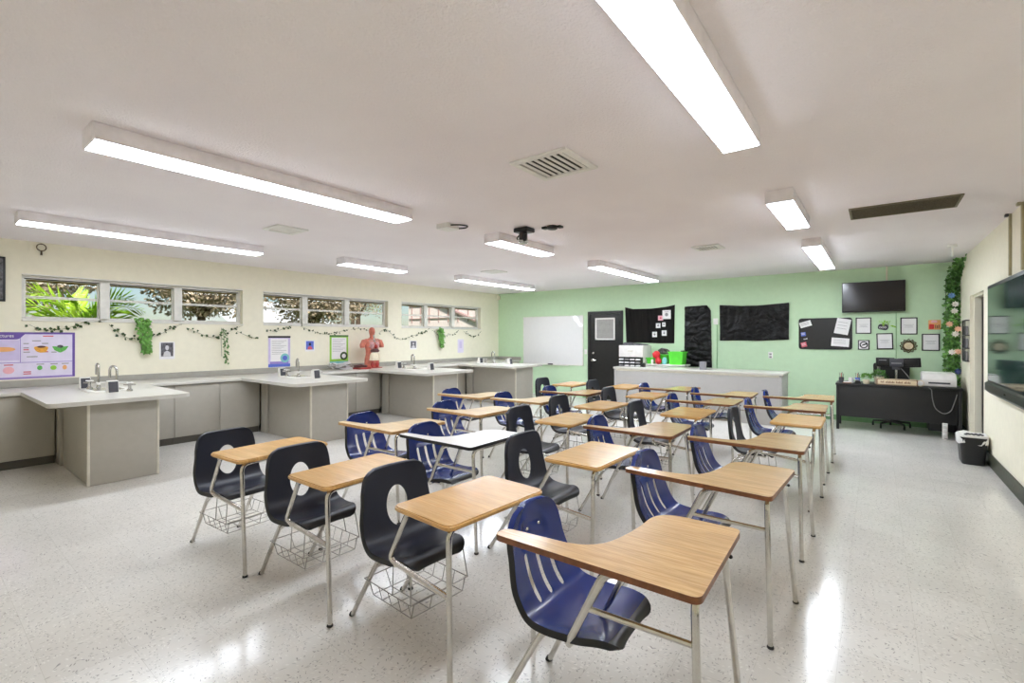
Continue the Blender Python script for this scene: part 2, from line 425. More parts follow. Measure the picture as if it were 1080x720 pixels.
def boolean(bm_a, bm_cut, name):
    me = bpy.data.meshes.new(name); bm_a.to_mesh(me); bm_a.free(); o = bpy.data.objects.new(name, me); COL.objects.link(o)
    mc = bpy.data.meshes.new(name+'_cut'); bm_cut.to_mesh(mc); bm_cut.free(); oc = bpy.data.objects.new(name+'_cut', mc); COL.objects.link(oc)
    md = o.modifiers.new('cut', 'BOOLEAN'); md.object = oc; md.operation = 'DIFFERENCE'; md.solver = 'EXACT'
    dg = bpy.context.evaluated_depsgraph_get(); res = bpy.data.meshes.new_from_object(o.evaluated_get(dg))
    bm = nb(); bm.from_mesh(res)
    for x in (o, oc): bpy.data.objects.remove(x)
    for x in (me, mc, res): bpy.data.meshes.remove(x)
    return bm

def kids(o): return [c for c in bpy.data.objects if c.parent == o]
def dup(root):
    """copy of a thing with copies of its parts and sub-parts"""
    r = root.copy(); COL.objects.link(r)
    for ch in kids(root):
        c = ch.copy(); COL.objects.link(c); c.parent = r
        for g in kids(ch):
            d = g.copy(); COL.objects.link(d); d.parent = c
    return r

# ------------------------------------------------------------------ the room (metres; camera stands at the origin)
XL, XR, YB, YF, CH = -8.66, 1.07, 10.586, -1.25, 2.7665
TH = .2
struct('floor', bx((XL-TH, YF-TH, -.1), (XR+1.4, YB+TH, 0)), M['floor'])
struct('ceiling', bx((XL-TH, YF-TH, CH), (XR+1.4, YB+TH, CH+.15)), M['ceiling'])
struct('wall_back', bx((XL-TH, YB, 0), (XR+1.4, YB+TH, CH)), M['green'])
struct('wall_front', bx((XL-TH, YF-TH, 0), (XR+TH, YF, CH)), M['cream'])
WZ0, WZ1 = 1.75, 2.335
WINS = [(.955, 3.62, (1.79, 2.685)), (3.965, 6.68, (4.775, 5.685)), (7.065, 9.815, (7.855, 8.80))]
bm = nb()
box(bm, (XL-TH, YF, 0), (XL, YB, WZ0)); box(bm, (XL-TH, YF, WZ1), (XL, YB, CH))
ys = [YF]+[v for w in WINS for v in w[:2]]+[YB]
for i in range(0, len(ys), 2): box(bm, (XL-TH, ys[i], WZ0), (XL, ys[i+1], WZ1))
struct('wall_left', bm, M['cream'])
D0, D1, DH = 8.36, 9.46, 2.125
bm = nb()
box(bm, (XR, YF, 0), (XR+.14, D0, CH)); box(bm, (XR, D1, 0), (XR+.14, YB, CH)); box(bm, (XR, D0, DH), (XR+.14, D1, CH))
struct('wall_right', bm, M['cream'])
bm = nb()
box(bm, (XR-.014, YF, 0), (XR, D0, .155), .004); box(bm, (XR-.014, D1, 0), (XR, YB, .155), .004)
struct('baseboard_right', bm, M['basedark'])
struct('baseboard_back', bx((-5.9, YB-.012, 0), (XR-.02, YB, .1), .003), M['greenbase'])
# doorway in the right wall: plain reveal, dark door leaf set behind it
d = struct('door_2', bx((XR+.12, D0+.02, .01), (XR+.165, D1-.02, DH-.02), .003), M['blackgap'])
bm = nb(); box(bm, (XR+.04, D1-.03, 0), (XR+.118, D1, DH), .003); box(bm, (XR+.04, D0, DH-.03), (XR+.118, D1-.03, DH), .003)
struct('door_jamb', bm, M['cream'], d)

# windows: reveal frame, posts, two awning panes per light
for wi, (y0, y1, posts) in enumerate(WINS):
    xg = XL-.13
    bm = nb(); f = .035
    box(bm, (xg-.03, y0, WZ0), (xg+.03, y1, WZ0+f), .004); box(bm, (xg-.03, y0, WZ1-f), (xg+.03, y1, WZ1), .004)
    box(bm, (xg-.03, y0, WZ0+f), (xg+.03, y0+f, WZ1-f), .004); box(bm, (xg-.03, y1-f, WZ0+f), (xg+.03, y1, WZ1-f), .004)
    w = struct('window_%d' % (wi+1), bm, M['alu'])
    edges = [y0+f]+[v for p in posts for v in (p-.055, p+.055)]+[y1-f]
    for p in posts:
        struct('window_post', bx((xg-.035, p-.055, WZ0+f), (xg+.075, p+.055, WZ1-f), .006), M['alu'], w)
    for i in range(0, 6, 2):
        a, b = edges[i], edges[i+1]; zm = (WZ0+WZ1)/2+.012
        bm = nb()
        for z0, z1 in ((WZ0+f, zm-.002), (zm+.002, WZ1-f)):
            for s in ((a, z0, b, z0+.016), (a, z1-.016, b, z1), (a, z0+.016, a+.016, z1-.016), (b-.016, z0+.016, b, z1-.016)):
                box(bm, (xg-.012, s[0], s[1]), (xg+.016, s[2], s[3]))
        fr = struct('sash_frame', bm, M['alu'], w)
        for z0, z1 in ((WZ0+f+.016, zm-.018), (zm+.018, WZ1-f-.016)):
            struct('pane', bx((xg-.003, a+.016, z0), (xg+.003, b-.016, z1)), M['glass'], fr)
        bm = nb(); cyl(bm, (xg+.03, (a+b)/2-.03, WZ0+f+.01), (xg+.03, (a+b)/2+.05, WZ0+f+.012), .007); struct('window_crank', bm, M['alu'], w)
    struct('window_gasket', bx((xg+.016, y0+f, WZ1-f-.012), (xg+.024, y1-f, WZ1-f), 0), M['aludark'], w)
    struct('window_sill', bx((XL-.1, y0, WZ0-.012), (XL+.02, y1+.01, WZ0+.004), .004), M['alu'], w)
    bm = nb(); box(bm, (XL-.1, y0, WZ1-.004), (XL+.008, y1, WZ1+.012), .003); struct('window_head', bm, M['alu'], w)

# ------------------------------------------------------------------ outdoors seen through the windows
struct('ground', bx((-60, -25, -.3), (XL-TH-.02, 45, -.12)), M['grass'])
eave = struct('trim_1', bx((-9.75, -3, 2.52), (XL-TH, 14, 2.58)), M['soffit'])
struct('fascia', bx((-9.8, -3, 2.345), (-9.75, 14, 2.62)), M['fascia'], eave)

def blob_leaves(bm, c, rad, n, size, mi=0):
    for _ in range(n):
        while True:
            v = Vector((random.uniform(-1, 1), random.uniform(-1, 1), random.uniform(-1, 1)))
            if v.length < 1: break
        leaf(bm, Vector(c)+Vector((v.x*rad[0], v.y*rad[1], v.z*rad[2])), (random.uniform(-1, 1), random.uniform(-1, 1), random.uniform(-1, .6)), size*random.uniform(.6, 1.3), .55, mi)

def tree(x, y, h, r, m, label, n=900, size=.34):
    t = thing('yard_tree', label, 'tree', (x, y, -.12), 'trees outside the windows')
    bm = nb(); tube(bm, [(x, y, -.12), (x+.1, y-.05, h*.35), (x-.05, y+.1, h*.7)], .16, 10, r2=.07)
    for k in range(5):
        a = k*1.3+x; tube(bm, [(x+.05, y, h*.45), (x+math.cos(a)*r*.4, y+math.sin(a)*r*.4, h*.62), (x+math.cos(a)*r*.8, y+math.sin(a)*r*.8, h*.8)], .06, 6, r2=.02)
    obj('trunk', bm, M['bark'], t)
    bm = nb()
    for k in range(9):
        a = k*2.4; q = r*.55*math.sqrt((k+.5)/9)*1.3
        blob_leaves(bm, (x+math.cos(a)*q, y+math.sin(a)*q, h*(.62+.06*(k % 4))), (r*.5, r*.5, h*.17), n//9, size)
    obj('foliage', bm, m, t, smooth=False); return t
tree(-15.2, 1.0, 4.5, 2.3, M['dryleaf'], 'brownish tree outside the left window, left of the palm', 15000, .13)
tree(-15.4, 5.3, 4.6, 1.9, M['dryleaf'], 'brownish tree between the palm and the pale roof', 13000, .12)
tree(-14.0, 7.9, 4.2, 1.45, M['dryleaf'], 'brown-leaved tree filling the left light of the middle window', 13000, .11)
tree(-18.5, 12.6, 5.3, 1.5, M['dryleaf'], 'sparse brown tree showing in the right light of the middle window', 6000, .09)
tree(-22.8, 15.2, 6.0, 1.7, M['treeleaf'], 'olive green tree in the left light of the far window', 4000, .11)
bm = nb(); px_, py_ = -11.6, 2.05
pt = thing('palm_tree', 'bright yellow-green palm close outside the left window', 'palm', (px_, py_, -.12))
tube(bm, [(px_, py_, -.12), (px_, py_, 1.75)], .09, 10, r2=.07); obj('trunk', bm, M['bark'], pt)
for k in range(11):
    bm = nb(); a = k*2*PI/11+.35; el = .5+.4*(k % 3); L = 1.25
    pts = []
    for j in range(19):
        s = j/18; pts.append(Vector((px_+math.cos(a)*L*s*math.cos(el*.7), py_+math.sin(a)*L*s*math.cos(el*.7), 1.72+L*s*math.sin(el)*1.15-.85*s*s)))
    tube(bm, pts, .014, 5, r2=.004)
    for j in range(1, 19):
        p = pts[j-1].lerp(pts[j], .5); t = (pts[j]-pts[j-1]).normalized(); sd = t.cross(Vector((0, 0, 1))).normalized(); up_ = sd.cross(t)
        for sg in (-1, 1): leaf(bm, p, sd*sg*.5+t*.75+up_*sg*random.uniform(.35, .8), .40*math.sin(PI*(.2+.78*j/19)), .085, 0, sd)
    obj('frond', bm, M['palm'], pt, smooth=False)
# pale-roofed neighbour and the pinkish block house
nbh = thing('neighbour_house', 'pale metal-roofed house beyond the right light of the left window', 'building', (-24, 10.6, -.12))
obj('wall', bx((-27, 8.6, -.12), (-21, 12.6, 2.0)), M['pinkwall'], nbh, smooth=False)
bm = nb(); prism(bm, [(-20.4, 1.95), (-27.6, 1.95), (-24, 3.3)], 8.2, 13.0, 'y'); obj('roof', bm, M['roofwhite'], nbh, smooth=False)
ph = thing('block_house', 'pinkish block building with a sloping mauve rail, in the far window', 'building', (-16.5, 19, -.12))
obj('wall', bx((-20.5, 17.2, -.12), (-13.5, 24, 5.2)), M['pinkwall'], ph, smooth=False)
bm = nb(); tube(bm, [(-20.6, 17.12, 4.2), (-13.4, 17.12, 1.6)], .09, 6); obj('rail', bm, M['mauvetrim'], ph)
bm = nb()
for k in range(10): box(bm, (-20.2+k*.7, 17.14, 2.3), (-20.17+k*.7, 17.2, 4.9))
for k in range(4): box(bm, (-20.4, 17.14, 2.5+k*.7), (-13.5, 17.2, 2.53+k*.7))
obj('lattice', bm, M['mauvetrim'], ph, smooth=False)

# ------------------------------------------------------------------ left side: base cabinets, worktop, islands
CT, CU = .89, .85
ISL = [(1.18, 1.77, .86, 2.05), (3.58, 4.16, 3.26, 4.45), (5.93, 6.54, 5.60, 6.86), (8.40, 9.04, 8.06, 9.28)]
XC = -7.88
bm = nb(); box(bm, (XL, YF, CU), (XC+.03, YB-.02, CT), .006)
for (p0, p1, s0, s1) in ISL:
    poly = round_poly([(XC-.2, s0), (-6.21, s0), (-6.21, s1), (XC-.2, s1)], [0, .1, .1, 0])
    prism(bm, poly, CU-.001, CT+.001)
one('worktop', bm, M['top'], 'long grey-white worktop along the left wall with four rounded sink peninsulas', 'counter')
bm = nb(); box(bm, (XL, YF, CT), (XL+.02, YB-.02, CT+.088), .004); box(bm, (XL+.02, YB-.02, CT), (-7.84, YB, CT+.088), .004)
struct('trim_2', bm, M['splash'])
for i, ((p0, p1, s0, s1), nm) in enumerate(zip(ISL, ('nearest the camera, on the left edge', 'second from the camera', 'third from the camera, below the anatomy torso', 'farthest, in the whiteboard corner'))):
    t = thing('lab_island', 'grey laminate sink island under the worktop, '+nm, 'cabinet', (-7.1, (p0+p1)/2, 0), 'lab islands')
    obj('body', bx((XC+.005, p0+.02, 0), (-6.39, p1-.02, CU-.002), .003), M['cab'], t)
    obj('end_panel', bx((-6.39, p0+.012, .004), (-6.368, p1-.012, CU-.002), .003), M['cab'], t)
    for y in (p0, p1): obj('corner_trim', bx((-6.392, y-.012, .002), (-6.366, y+.012, CU-.002), .003), M['cabtrim'], t)
    for sy, y in ((1, p0), (-1, p1)):
        obj('side_panel', bx((-7.62, y+.018*sy, .004), (-6.40, y+.004*sy, CU-.002), .003), M['cab'], t)
        obj('filler_post', bx((-7.86, y+.02*sy, .004), (-7.66, y-.02*sy, CU-.002), .004), M['cab'], t)
    for sy in (0, 1): pass
# runs of wall cabinets between the islands
RUNS = [('left of the first island', -1.2, 1.155, 4), ('between the first and second islands', 1.795, 3.555, 3), ('between the second and third islands', 4.185, 5.905, 3), ('between the third and fourth islands', 6.565, 8.375, 3), ('in the far corner past the last island', 9.065, 10.56, 2)]
for nm, y0, y1, n in RUNS:
    w = (y1-y0)/n
    for k in range(n):
        a, b = y0+k*w, y0+(k+1)*w
        pos = ('nearest in that run', 'second in that run', 'third in that run', 'farthest')[k] if k < n-1 else 'farthest in that run'
        t = thing('base_cabinet', 'grey wall cabinet %s, %s' % (nm, pos), 'cabinet', ((XL+XC)/2, (a+b)/2, 0), 'wall base cabinets')
        obj('carcass', bx((XL+.005, a+.001, .1), (XC-.02, b-.001, CU-.002), 0), M['cab'], t, smooth=False)
        obj('door', bx((XC-.019, a+.004, .105), (XC, b-.004, CU-.012), .003), M['cab'], t)
        obj('toe_kick', bx((XL+.005, a+.001, 0), (XC-.06, b-.001, .099), 0), M['cabdark'], t, smooth=False)
# sinks, gooseneck taps, socket pedestals
for i, (p0, p1, s0, s1) in enumerate(ISL):
    yc = (p0+p1)/2+.05; where = ('first', 'second', 'third', 'last')[i]+' island from the camera'
    sx = -7.35
    t = thing('lab_sink', 'white sink rim with taps set in the '+where, 'sink', (sx, yc, CT), 'island sinks')
    bm = nb(); prism(bm, round_poly([(sx-.26, yc-.2), (sx+.26, yc-.2), (sx+.26, yc+.2), (sx-.26, yc+.2)], .08), CT+.001, CT+.016); obj('rim', bm, M['white'], t)
    bm = nb(); prism(bm, round_poly([(sx-.2, yc-.14), (sx+.2, yc-.14), (sx+.2, yc+.14), (sx-.2, yc+.14)], .06), CT+.0165, CT+.0185); obj('basin', bm, M['steel'], t)
    for (tx, ty, hgt, dr) in (((-7.62, yc-.02, .30, (-.1, 0)), (-7.18, yc+.06, .27, (-.12, -.04))) if i == 0 else ((-7.25, yc-.06, .27, (-.1, .02)),)):
        f = thing('gooseneck_tap', 'chrome gooseneck tap on the %s%s' % (where, '' if i else (', taller and nearer the wall' if tx < -7.4 else ', shorter with a hooped spout')), 'tap', (tx, ty, CT), 'gooseneck taps')
        b0 = CT+.017 if abs(tx-sx) < .26 else CT+.001
        bm = nb(); lathe(bm, (tx, ty, b0), [(.032, 0), (.032, .012), (.02, .025), (.016, .06)]); obj('base', bm, M['steel'], f)
        bm = nb(); pts = [(tx, ty, b0+.04), (tx, ty, b0+hgt-.05)]
        for k in range(1, 9):
            a = PI*k/8; pts.append((tx+dr[0]*(1-math.cos(a))/2, ty+dr[1]*(1-math.cos(a))/2, b0+hgt-.05+.055*math.sin(a)))
        pts.append((tx+dr[0], ty+dr[1], b0+hgt-.13)); tube(bm, pts, .013, 10); obj('spout', bm, M['steel'], f)
        bm = nb(); box(bm, (tx-.008, ty-.07, b0+.07), (tx+.008, ty+.07, b0+.084), .004); cyl(bm, (tx, ty, b0+.05), (tx, ty, b0+.08), .018, 10); obj('handle', bm, M['white'], f)
    for k, (gx, gy) in enumerate(((-7.0, yc+.14), (-7.48, yc-.13))):
        g = thing('gas_turret', 'small cross-handled valve on the %s, %s' % (where, ('nearer the aisle', 'nearer the wall')[k]), 'valve', (gx, gy, CT), 'gas turrets')
        b0 = CT+.0165 if abs(gx-sx) < .26 else CT+.0015
        bm = nb(); lathe(bm, (gx, gy, b0), [(.03, 0), (.028, .02), (.016, .03), (.016, .09), (.022, .1), (.01, .11)]); obj('body', bm, M['steel'], g)
        for sg in (-1, 1):
            bm = nb(); tube(bm, [(gx, gy, b0+.075), (gx+.03*sg, gy+.05*sg, b0+.078)], .009, 8); obj('nozzle', bm, M['steel'], g)
            bm = nb(); cyl(bm, (gx+.035*sg, gy-.03, b0+.1), (gx+.035*sg, gy+.03, b0+.1), .007, 8); cyl(bm, (gx+.005*sg, gy, b0+.1), (gx+.065*sg, gy, b0+.1), .007, 8); obj('cross_handle', bm, M['white'], g)
    for k, (qx, qy) in enumerate(((-7.66, yc-.12), (-6.83, yc-.01)) if i else ((-7.78, yc-.12), (-6.95, yc-.03))):
        s = thing('socket_pedestal', 'sloping dark-faced socket pedestal on the %s, %s side' % (where, ('wall', 'aisle')[k]), 'socket', (qx, qy, CT), 'socket pedestals')
        bm = nb(); H_ = .14; w0, w1 = .052, .03
        zz = CT+.0015 if abs(qx-sx) > .27 else CT+.017
        vs = [bm.verts.new((qx+sx_*w, qy+sy_*.05, z)) for z, w in ((zz, w0), (zz+H_, w1)) for sx_, sy_ in ((-1, -1), (1, -1), (1, 1), (-1, 1))]
        for q in ((3, 2, 1, 0), (4, 5, 6, 7), (0, 1, 5, 4), (1, 2, 6, 5), (2, 3, 7, 6), (3, 0, 4, 7)): bm.faces.new([vs[v] for v in q])
        bmesh.ops.bevel(bm, geom=bm.edges[:], offset=.004, segments=2, affect='EDGES'); obj('housing', bm, M['white'], s)
        for sx_ in (1,):
            bm = nb()
            vs = [bm.verts.new(v) for v in ((qx+sx_*(w0+.0015), qy-.044, zz+.008), (qx+sx_*(w0+.0015), qy+.044, zz+.008), (qx+sx_*(w1+.0035), qy+.044, zz+H_-.01), (qx+sx_*(w1+.0035), qy-.044, zz+H_-.01))]
            f = bm.faces.new(vs); ex = bmesh.ops.extrude_face_region(bm, geom=[f]); bmesh.ops.translate(bm, verts=[v for v in ex['geom'] if isinstance(v, bmesh.types.BMVert)], vec=(-.006*sx_, 0, 0)); obj('face_plate', bm, M['dkgrey'], s)
# ------------------------------------------------------------------ left wall: posters, photos, ivy
def wall_rect(x, y0, z0, y1, z1, t=.003, b=0.):
    return bx((x, y0, z0), (x+t, y1, z1), b)
XW = XL+.001
AX = ((0, 1, 0), (0, 0, 1))       # lettering on the left wall reads along +y
t = thing('science_poster', 'purple-bordered science poster of cell structures at the left edge of the room', 'poster', (XW, .75, .99))
obj('border', wall_rect(XW, .05, .995, 1.462, 1.592), M['purple2'], t, smooth=False)
obj('sheet', wall_rect(XW+.003, .07, 1.02, 1.435, 1.565, .001), M['palelilac'], t, smooth=False)
bm = nb(); prism(bm, round_poly([(.07, 1.50), (.93, 1.50), (.99, 1.575), (.99, 1.592), (.07, 1.592)], [0, .03, .02, 0, 0]), XW+.004, XW+.0055, 'x'); box(bm, (XW+.004, .9, 1.572), (XW+.0054, 1.462, 1.592)); box(bm, (XW+.004, 1.438, 1.0), (XW+.0053, 1.462, 1.592)); obj('title_band', bm, M['purple'], t, smooth=False)
text('title', 'Cell Structures', .058, M['white'], t, (XW+.0062, .735, 1.545), AX, squash=.86)
obj('cell_panel', wall_rect(XW+.004, .3, 1.235, .935, 1.49, .001), M['lilac'], t, smooth=False)
bm = nb(); box(bm, (XW+.004, .95, 1.20), (XW+.0052, 1.435, 1.208)); box(bm, (XW+.004, .3, 1.20), (XW+.0052, .95, 1.208)); box(bm, (XW+.004, .94, 1.208), (XW+.0052, .947, 1.56)); obj('dividers', bm, M['purple2'], t, smooth=False)
def poly_x(name, pts, m, parent, x0, x1):
    bm = nb(); prism(bm, pts, x0, x1, 'x'); return obj(name, bm, m, parent, smooth=False)
poly_x('orange_cell_drawing', disc_poly(.8, 1.375, .10, .03), M['orangeprint'], t, XW+.005, XW+.0062)
poly_x('yellow_cell_drawing', round_poly([(1.06, 1.40), (1.085, 1.345), (1.12, 1.325), (1.18, 1.33), (1.205, 1.40), (1.14, 1.42)], .02), M['yelloworange'], t, XW+.005, XW+.0062)
poly_x('nucleus_drawing', disc_poly(1.135, 1.403, .04, .014), M['organbrown'], t, XW+.0063, XW+.0071)
poly_x('green_cell_drawing', round_poly([(1.235, 1.41), (1.26, 1.355), (1.315, 1.32), (1.37, 1.355), (1.4, 1.41), (1.32, 1.40)], .015), M['greenprint'], t, XW+.005, XW+.0062)
poly_x('green_nucleus_drawing', disc_poly(1.315, 1.405, .03, .02), M['photogrey'], t, XW+.0063, XW+.0071)
for nm, (y, z, ry, rz), m in (('pink_drawing', (.84, 1.11, .05, .045), 'pinkprint'), ('small_green_drawing', (1.12, 1.13, .025, .03), 'greenprint'), ('small_yellow_drawing', (1.25, 1.125, .03, .03), 'limeprint'), ('small_tan_drawing', (1.36, 1.125, .022, .03), 'orangeprint')):
    poly_x(nm, disc_poly(y, z, ry, rz), M[m], t, XW+.0052, XW+.0064)
bm = nb()
for (y, z, l) in ((.97, 1.44, .05), (.97, 1.385, .05), (.97, 1.33, .06), (1.14, 1.44, .06), (1.05, 1.475, .08), (1.0, 1.27, .1), (1.23, 1.325, .05), (1.09, 1.17, .07), (1.22, 1.17, .07), (1.33, 1.17, .07)): box(bm, (XW+.005, y, z), (XW+.006, y+l, z+.012))
obj('print_lines', bm, M['paperline'], t, smooth=False)
bm = nb()
for (y, z, l) in ((.8, 1.17, .08), (.97, 1.05, .07), (.97, 1.075, .07), (.97, 1.36, .05), (1.14, 1.33, .06), (1.15, 1.535, .1)): box(bm, (XW+.005, y, z), (XW+.006, y+l, z+.014))
obj('red_print_lines', bm, M['redprint'], t, smooth=False)

t = thing('wall_picture', 'dark framed monochrome picture cut by the left edge, high on the wall', 'picture', (XW, .6, 1.97))
obj('frame', wall_rect(XW, .3, 1.975, .812, 2.535, .02, .003), M['black'], t)
obj('print', wall_rect(XW+.0205, .33, 2.0, .79, 2.51, .001), M['photogrey'], t, smooth=False)

def polaroid(y0, z0, y1, z1, label, bw=True):
    t = thing('wall_photo', label, 'photo', (XW, (y0+y1)/2, z0), 'small photos on the left wall')
    obj('mount', wall_rect(XW, y0, z0, y1, z1), M['paper'], t, smooth=False)
    b = .02; w = y1-y0; h = z1-z0
    obj('image', wall_rect(XW+.0032, y0+b, z0+h*.16, y1-b, z1-b*.6, .001), M['photogrey' if bw else 'blueprint'], t, smooth=False)
    ym = (y0+y1)/2
    poly_x('figure_bust', round_poly([(ym-w*.25, z0+h*.17), (ym-w*.2, z0+h*.4), (ym, z0+h*.5), (ym+w*.2, z0+h*.4), (ym+w*.25, z0+h*.17)], .01), M['photolight' if bw else 'redprint'], t, XW+.0043, XW+.005)
    poly_x('figure_head', disc_poly(ym, z0+h*.66, w*.12, h*.14), M['photolight' if bw else 'printblack'], t, XW+.0043, XW+.005)
polaroid(2.42, 1.19, 2.62, 1.455, 'black-and-white snapshot on white card under the left window, just right of the lush trailing plant')
polaroid(4.74, 1.255, 4.935, 1.465, 'small red and blue snapshot between the lilac and green information sheets', False)
polaroid(7.31, 1.24, 7.51, 1.445, 'black-and-white snapshot on the wall just right of the anatomy torso')

def info_sheet(y0, z0, y1, z1, label, rim, foot, foot2, topm, roundel, rc):
    t = thing('information_sheet', label, 'poster', (XW, (y0+y1)/2, z0), 'information sheets')
    obj('border', wall_rect(XW, y0, z0, y1, z1), M[rim], t, smooth=False)
    obj('header_bar', wall_rect(XW+.003, y0-.005, z1-.035, y1+.005, z1, .003), M[topm], t, smooth=False)
    obj('sheet', wall_rect(XW+.0031, y0+.04, z0+.1, y1-.04, z1-.05, .001), M['paper'], t, smooth=False)
    obj('footer', wall_rect(XW+.0031, y0, z0, y1, z0+.055, .0012), M[foot], t, smooth=False)
    obj('footer_band', wall_rect(XW+.0031, y0+.03, z0+.056, y1-.03, z0+.1, .0011), M[foot2], t, smooth=False)
    bm = nb()
    for k in range(9): box(bm, (XW+.0042, y0+.06, z1-.09-k*.03), (XW+.0048, y1-.07-.05*(k % 3), z1-.084-k*.03))
    obj('print_lines', bm, M['paperline'], t, smooth=False)
    poly_x('roundel', disc_poly(y1-.10, z0+.16, .085, .085), M[roundel], t, XW+.0049, XW+.006)
    poly_x('roundel_centre', disc_poly(y1-.10, z0+.16, .045, .045), M[rc], t, XW+.0061, XW+.0067)
info_sheet(4.05, .985, 4.45, 1.55, 'lilac-bordered information sheet with a teal roundel, above the second island', 'lilac', 'blueprint', 'purple2', 'printblack', 'tealprint', 'blueprint')
info_sheet(5.255, .985, 5.67, 1.57, 'lime-bordered information sheet with a dark roundel, left of the anatomy torso', 'limeprint', 'tealprint', 'limeprint', 'leaf3', 'leaf', 'paper')
t = thing('paper_notice', 'pale lilac paper notice below the far window near the corner', 'notice', (XW, 9.0, 1.1))
obj('sheet', wall_rect(XW, 8.9, 1.12, 9.12, 1.47, .002), M['palelilac'], t, smooth=False)
obj('purple_patch', wall_rect(XW+.0021, 8.96, 1.24, 9.06, 1.42, .001), M['lilac'], t, smooth=False)
bm = nb(); lathe(bm, (XL+.02, 1.134, 2.70), [(.045+.006*math.cos(a), .006*math.sin(a)) for a in [2*PI*k/8 for k in range(9)]], 24, axis='x', close=False)
kr = thing('wall_hook_ring', 'bronze hoop hanging from a hook high above the left window', 'ring', (XL+.02, 1.134, 2.6))
obj('hoop', bm, M['bronze'], kr); bm = nb(); tube(bm, [(XL+.02, 1.134, 2.655), (XL+.02, 1.134, 2.60)], .008, 8, r2=.012); obj('pendant', bm, M['bronze'], kr)
obj('hook', bx((XL, 1.126, 2.738), (XL+.024, 1.142, 2.752), .003), M['bronze'], kr)

def garland(swags, label):
    t = thing('ivy_garland', label, 'garland', (XL+.02, swags[0][0][0], 1.5), 'ivy garlands under the windows')
    bs, bl = nb(), nb()
    for s in swags:
        pts = fillet([(XL+.02, y, z) for y, z in s], .2, 4); tube(bs, pts, .0022, 5)
        for a, b in zip(pts, pts[1:]):
            n = max(1, int((b-a).length/.055))
            for k in range(n):
                p = a.lerp(b, (k+random.random()*.6)/n)
                if random.random() < .85:
                    for _ in range(random.choice((1, 1, 2))): leaf(bl, p+Vector((random.uniform(.0, .02), random.uniform(-.02, .02), random.uniform(-.02, .02))), (random.uniform(.1, .5), random.uniform(-1, 1), random.uniform(-1, .8)), random.uniform(.035, .055), .85, 0, (1, random.uniform(-.4, .4), random.uniform(-.3, .5)))
    obj('vine', bs, M['stem'], t); obj('leaves', bl, M['leaf'], t, smooth=False)
garland([[(1.02, 1.69), (1.14, 1.62), (1.28, 1.62), (1.42, 1.66), (1.61, 1.77), (1.75, 1.74)], [(1.82, 1.71), (1.92, 1.59), (2.07, 1.49), (2.2, 1.55), (2.39, 1.54), (2.56, 1.67), (2.71, 1.73)], [(2.77, 1.68), (2.97, 1.58), (3.15, 1.51), (3.26, 1.54), (3.46, 1.66), (3.61, 1.73)], [(3.52, 1.63), (3.7, 1.54), (3.87, 1.5)]], 'dark ivy garland swagged along the sill of the left window')
garland([[(4.0, 1.67), (4.16, 1.62), (4.36, 1.7), (4.47, 1.74)], [(4.64, 1.73), (4.88, 1.65), (5.14, 1.57), (5.43, 1.63), (5.67, 1.69)], [(5.72, 1.69), (6.01, 1.72), (6.3, 1.6)], [(6.42, 1.62), (6.6, 1.73), (6.84, 1.54), (7.02, 1.47)]], 'dark ivy garland swagged along the sill of the middle window')
garland([[(7.05, 1.47), (7.36, 1.56), (7.68, 1.63), (7.9, 1.73)], [(7.99, 1.7), (8.21, 1.56), (8.71, 1.59), (8.92, 1.71)], [(9.1, 1.69), (9.39, 1.54), (9.62, 1.56), (9.82, 1.7)]], 'dark ivy garland swagged along the sill of the far window')
def hanging(y, ztop, zbot, w, n, m, size, label):
    t = thing('hanging_plant', label, 'plant', (XL+.05, y, zbot), 'trailing plants on the left wall')
    bs, bl = nb(), nb()
    for k in range(max(2, n//45)):
        yy = y+random.uniform(-w, w)*.6; zb = zbot+random.uniform(0, .3)*(ztop-zbot)*.8
        tube(bs, [(XL+.05, yy*.5+y*.5, ztop), (XL+.07, yy, (ztop+zb)/2), (XL+.045, yy+.02, zb)], .003, 5)
    for k in range(n):
        s = random.random(); leaf(bl, (XL+.04+random.uniform(0, .06), y+random.uniform(-w, w)*(.6+.4*math.sin(PI*min(1, s+.2)))+.06*s, ztop-(ztop-zbot)*s), (random.uniform(.2, 1), random.uniform(-1, 1), -.9), size*random.uniform(.7, 1.3), .7, 0, (1, random.uniform(-.5, .5), .4))
    obj('stems', bs, M['stem'], t); obj('leaves', bl, m, t, smooth=False)
hanging(2.19, 1.82, 1.32, .08, 230, M['leaf2'], .06, 'lush trailing plant hanging from the left window, above the snapshot')
hanging(3.28, 1.68, 1.10, .05, 50, M['leaf3'], .042, 'thin straggling vine hanging at the right end of the left window')
hanging(8.21, 1.78, 1.30, .09, 150, M['leaf2'], .07, 'leafy green plant hanging under the far window')

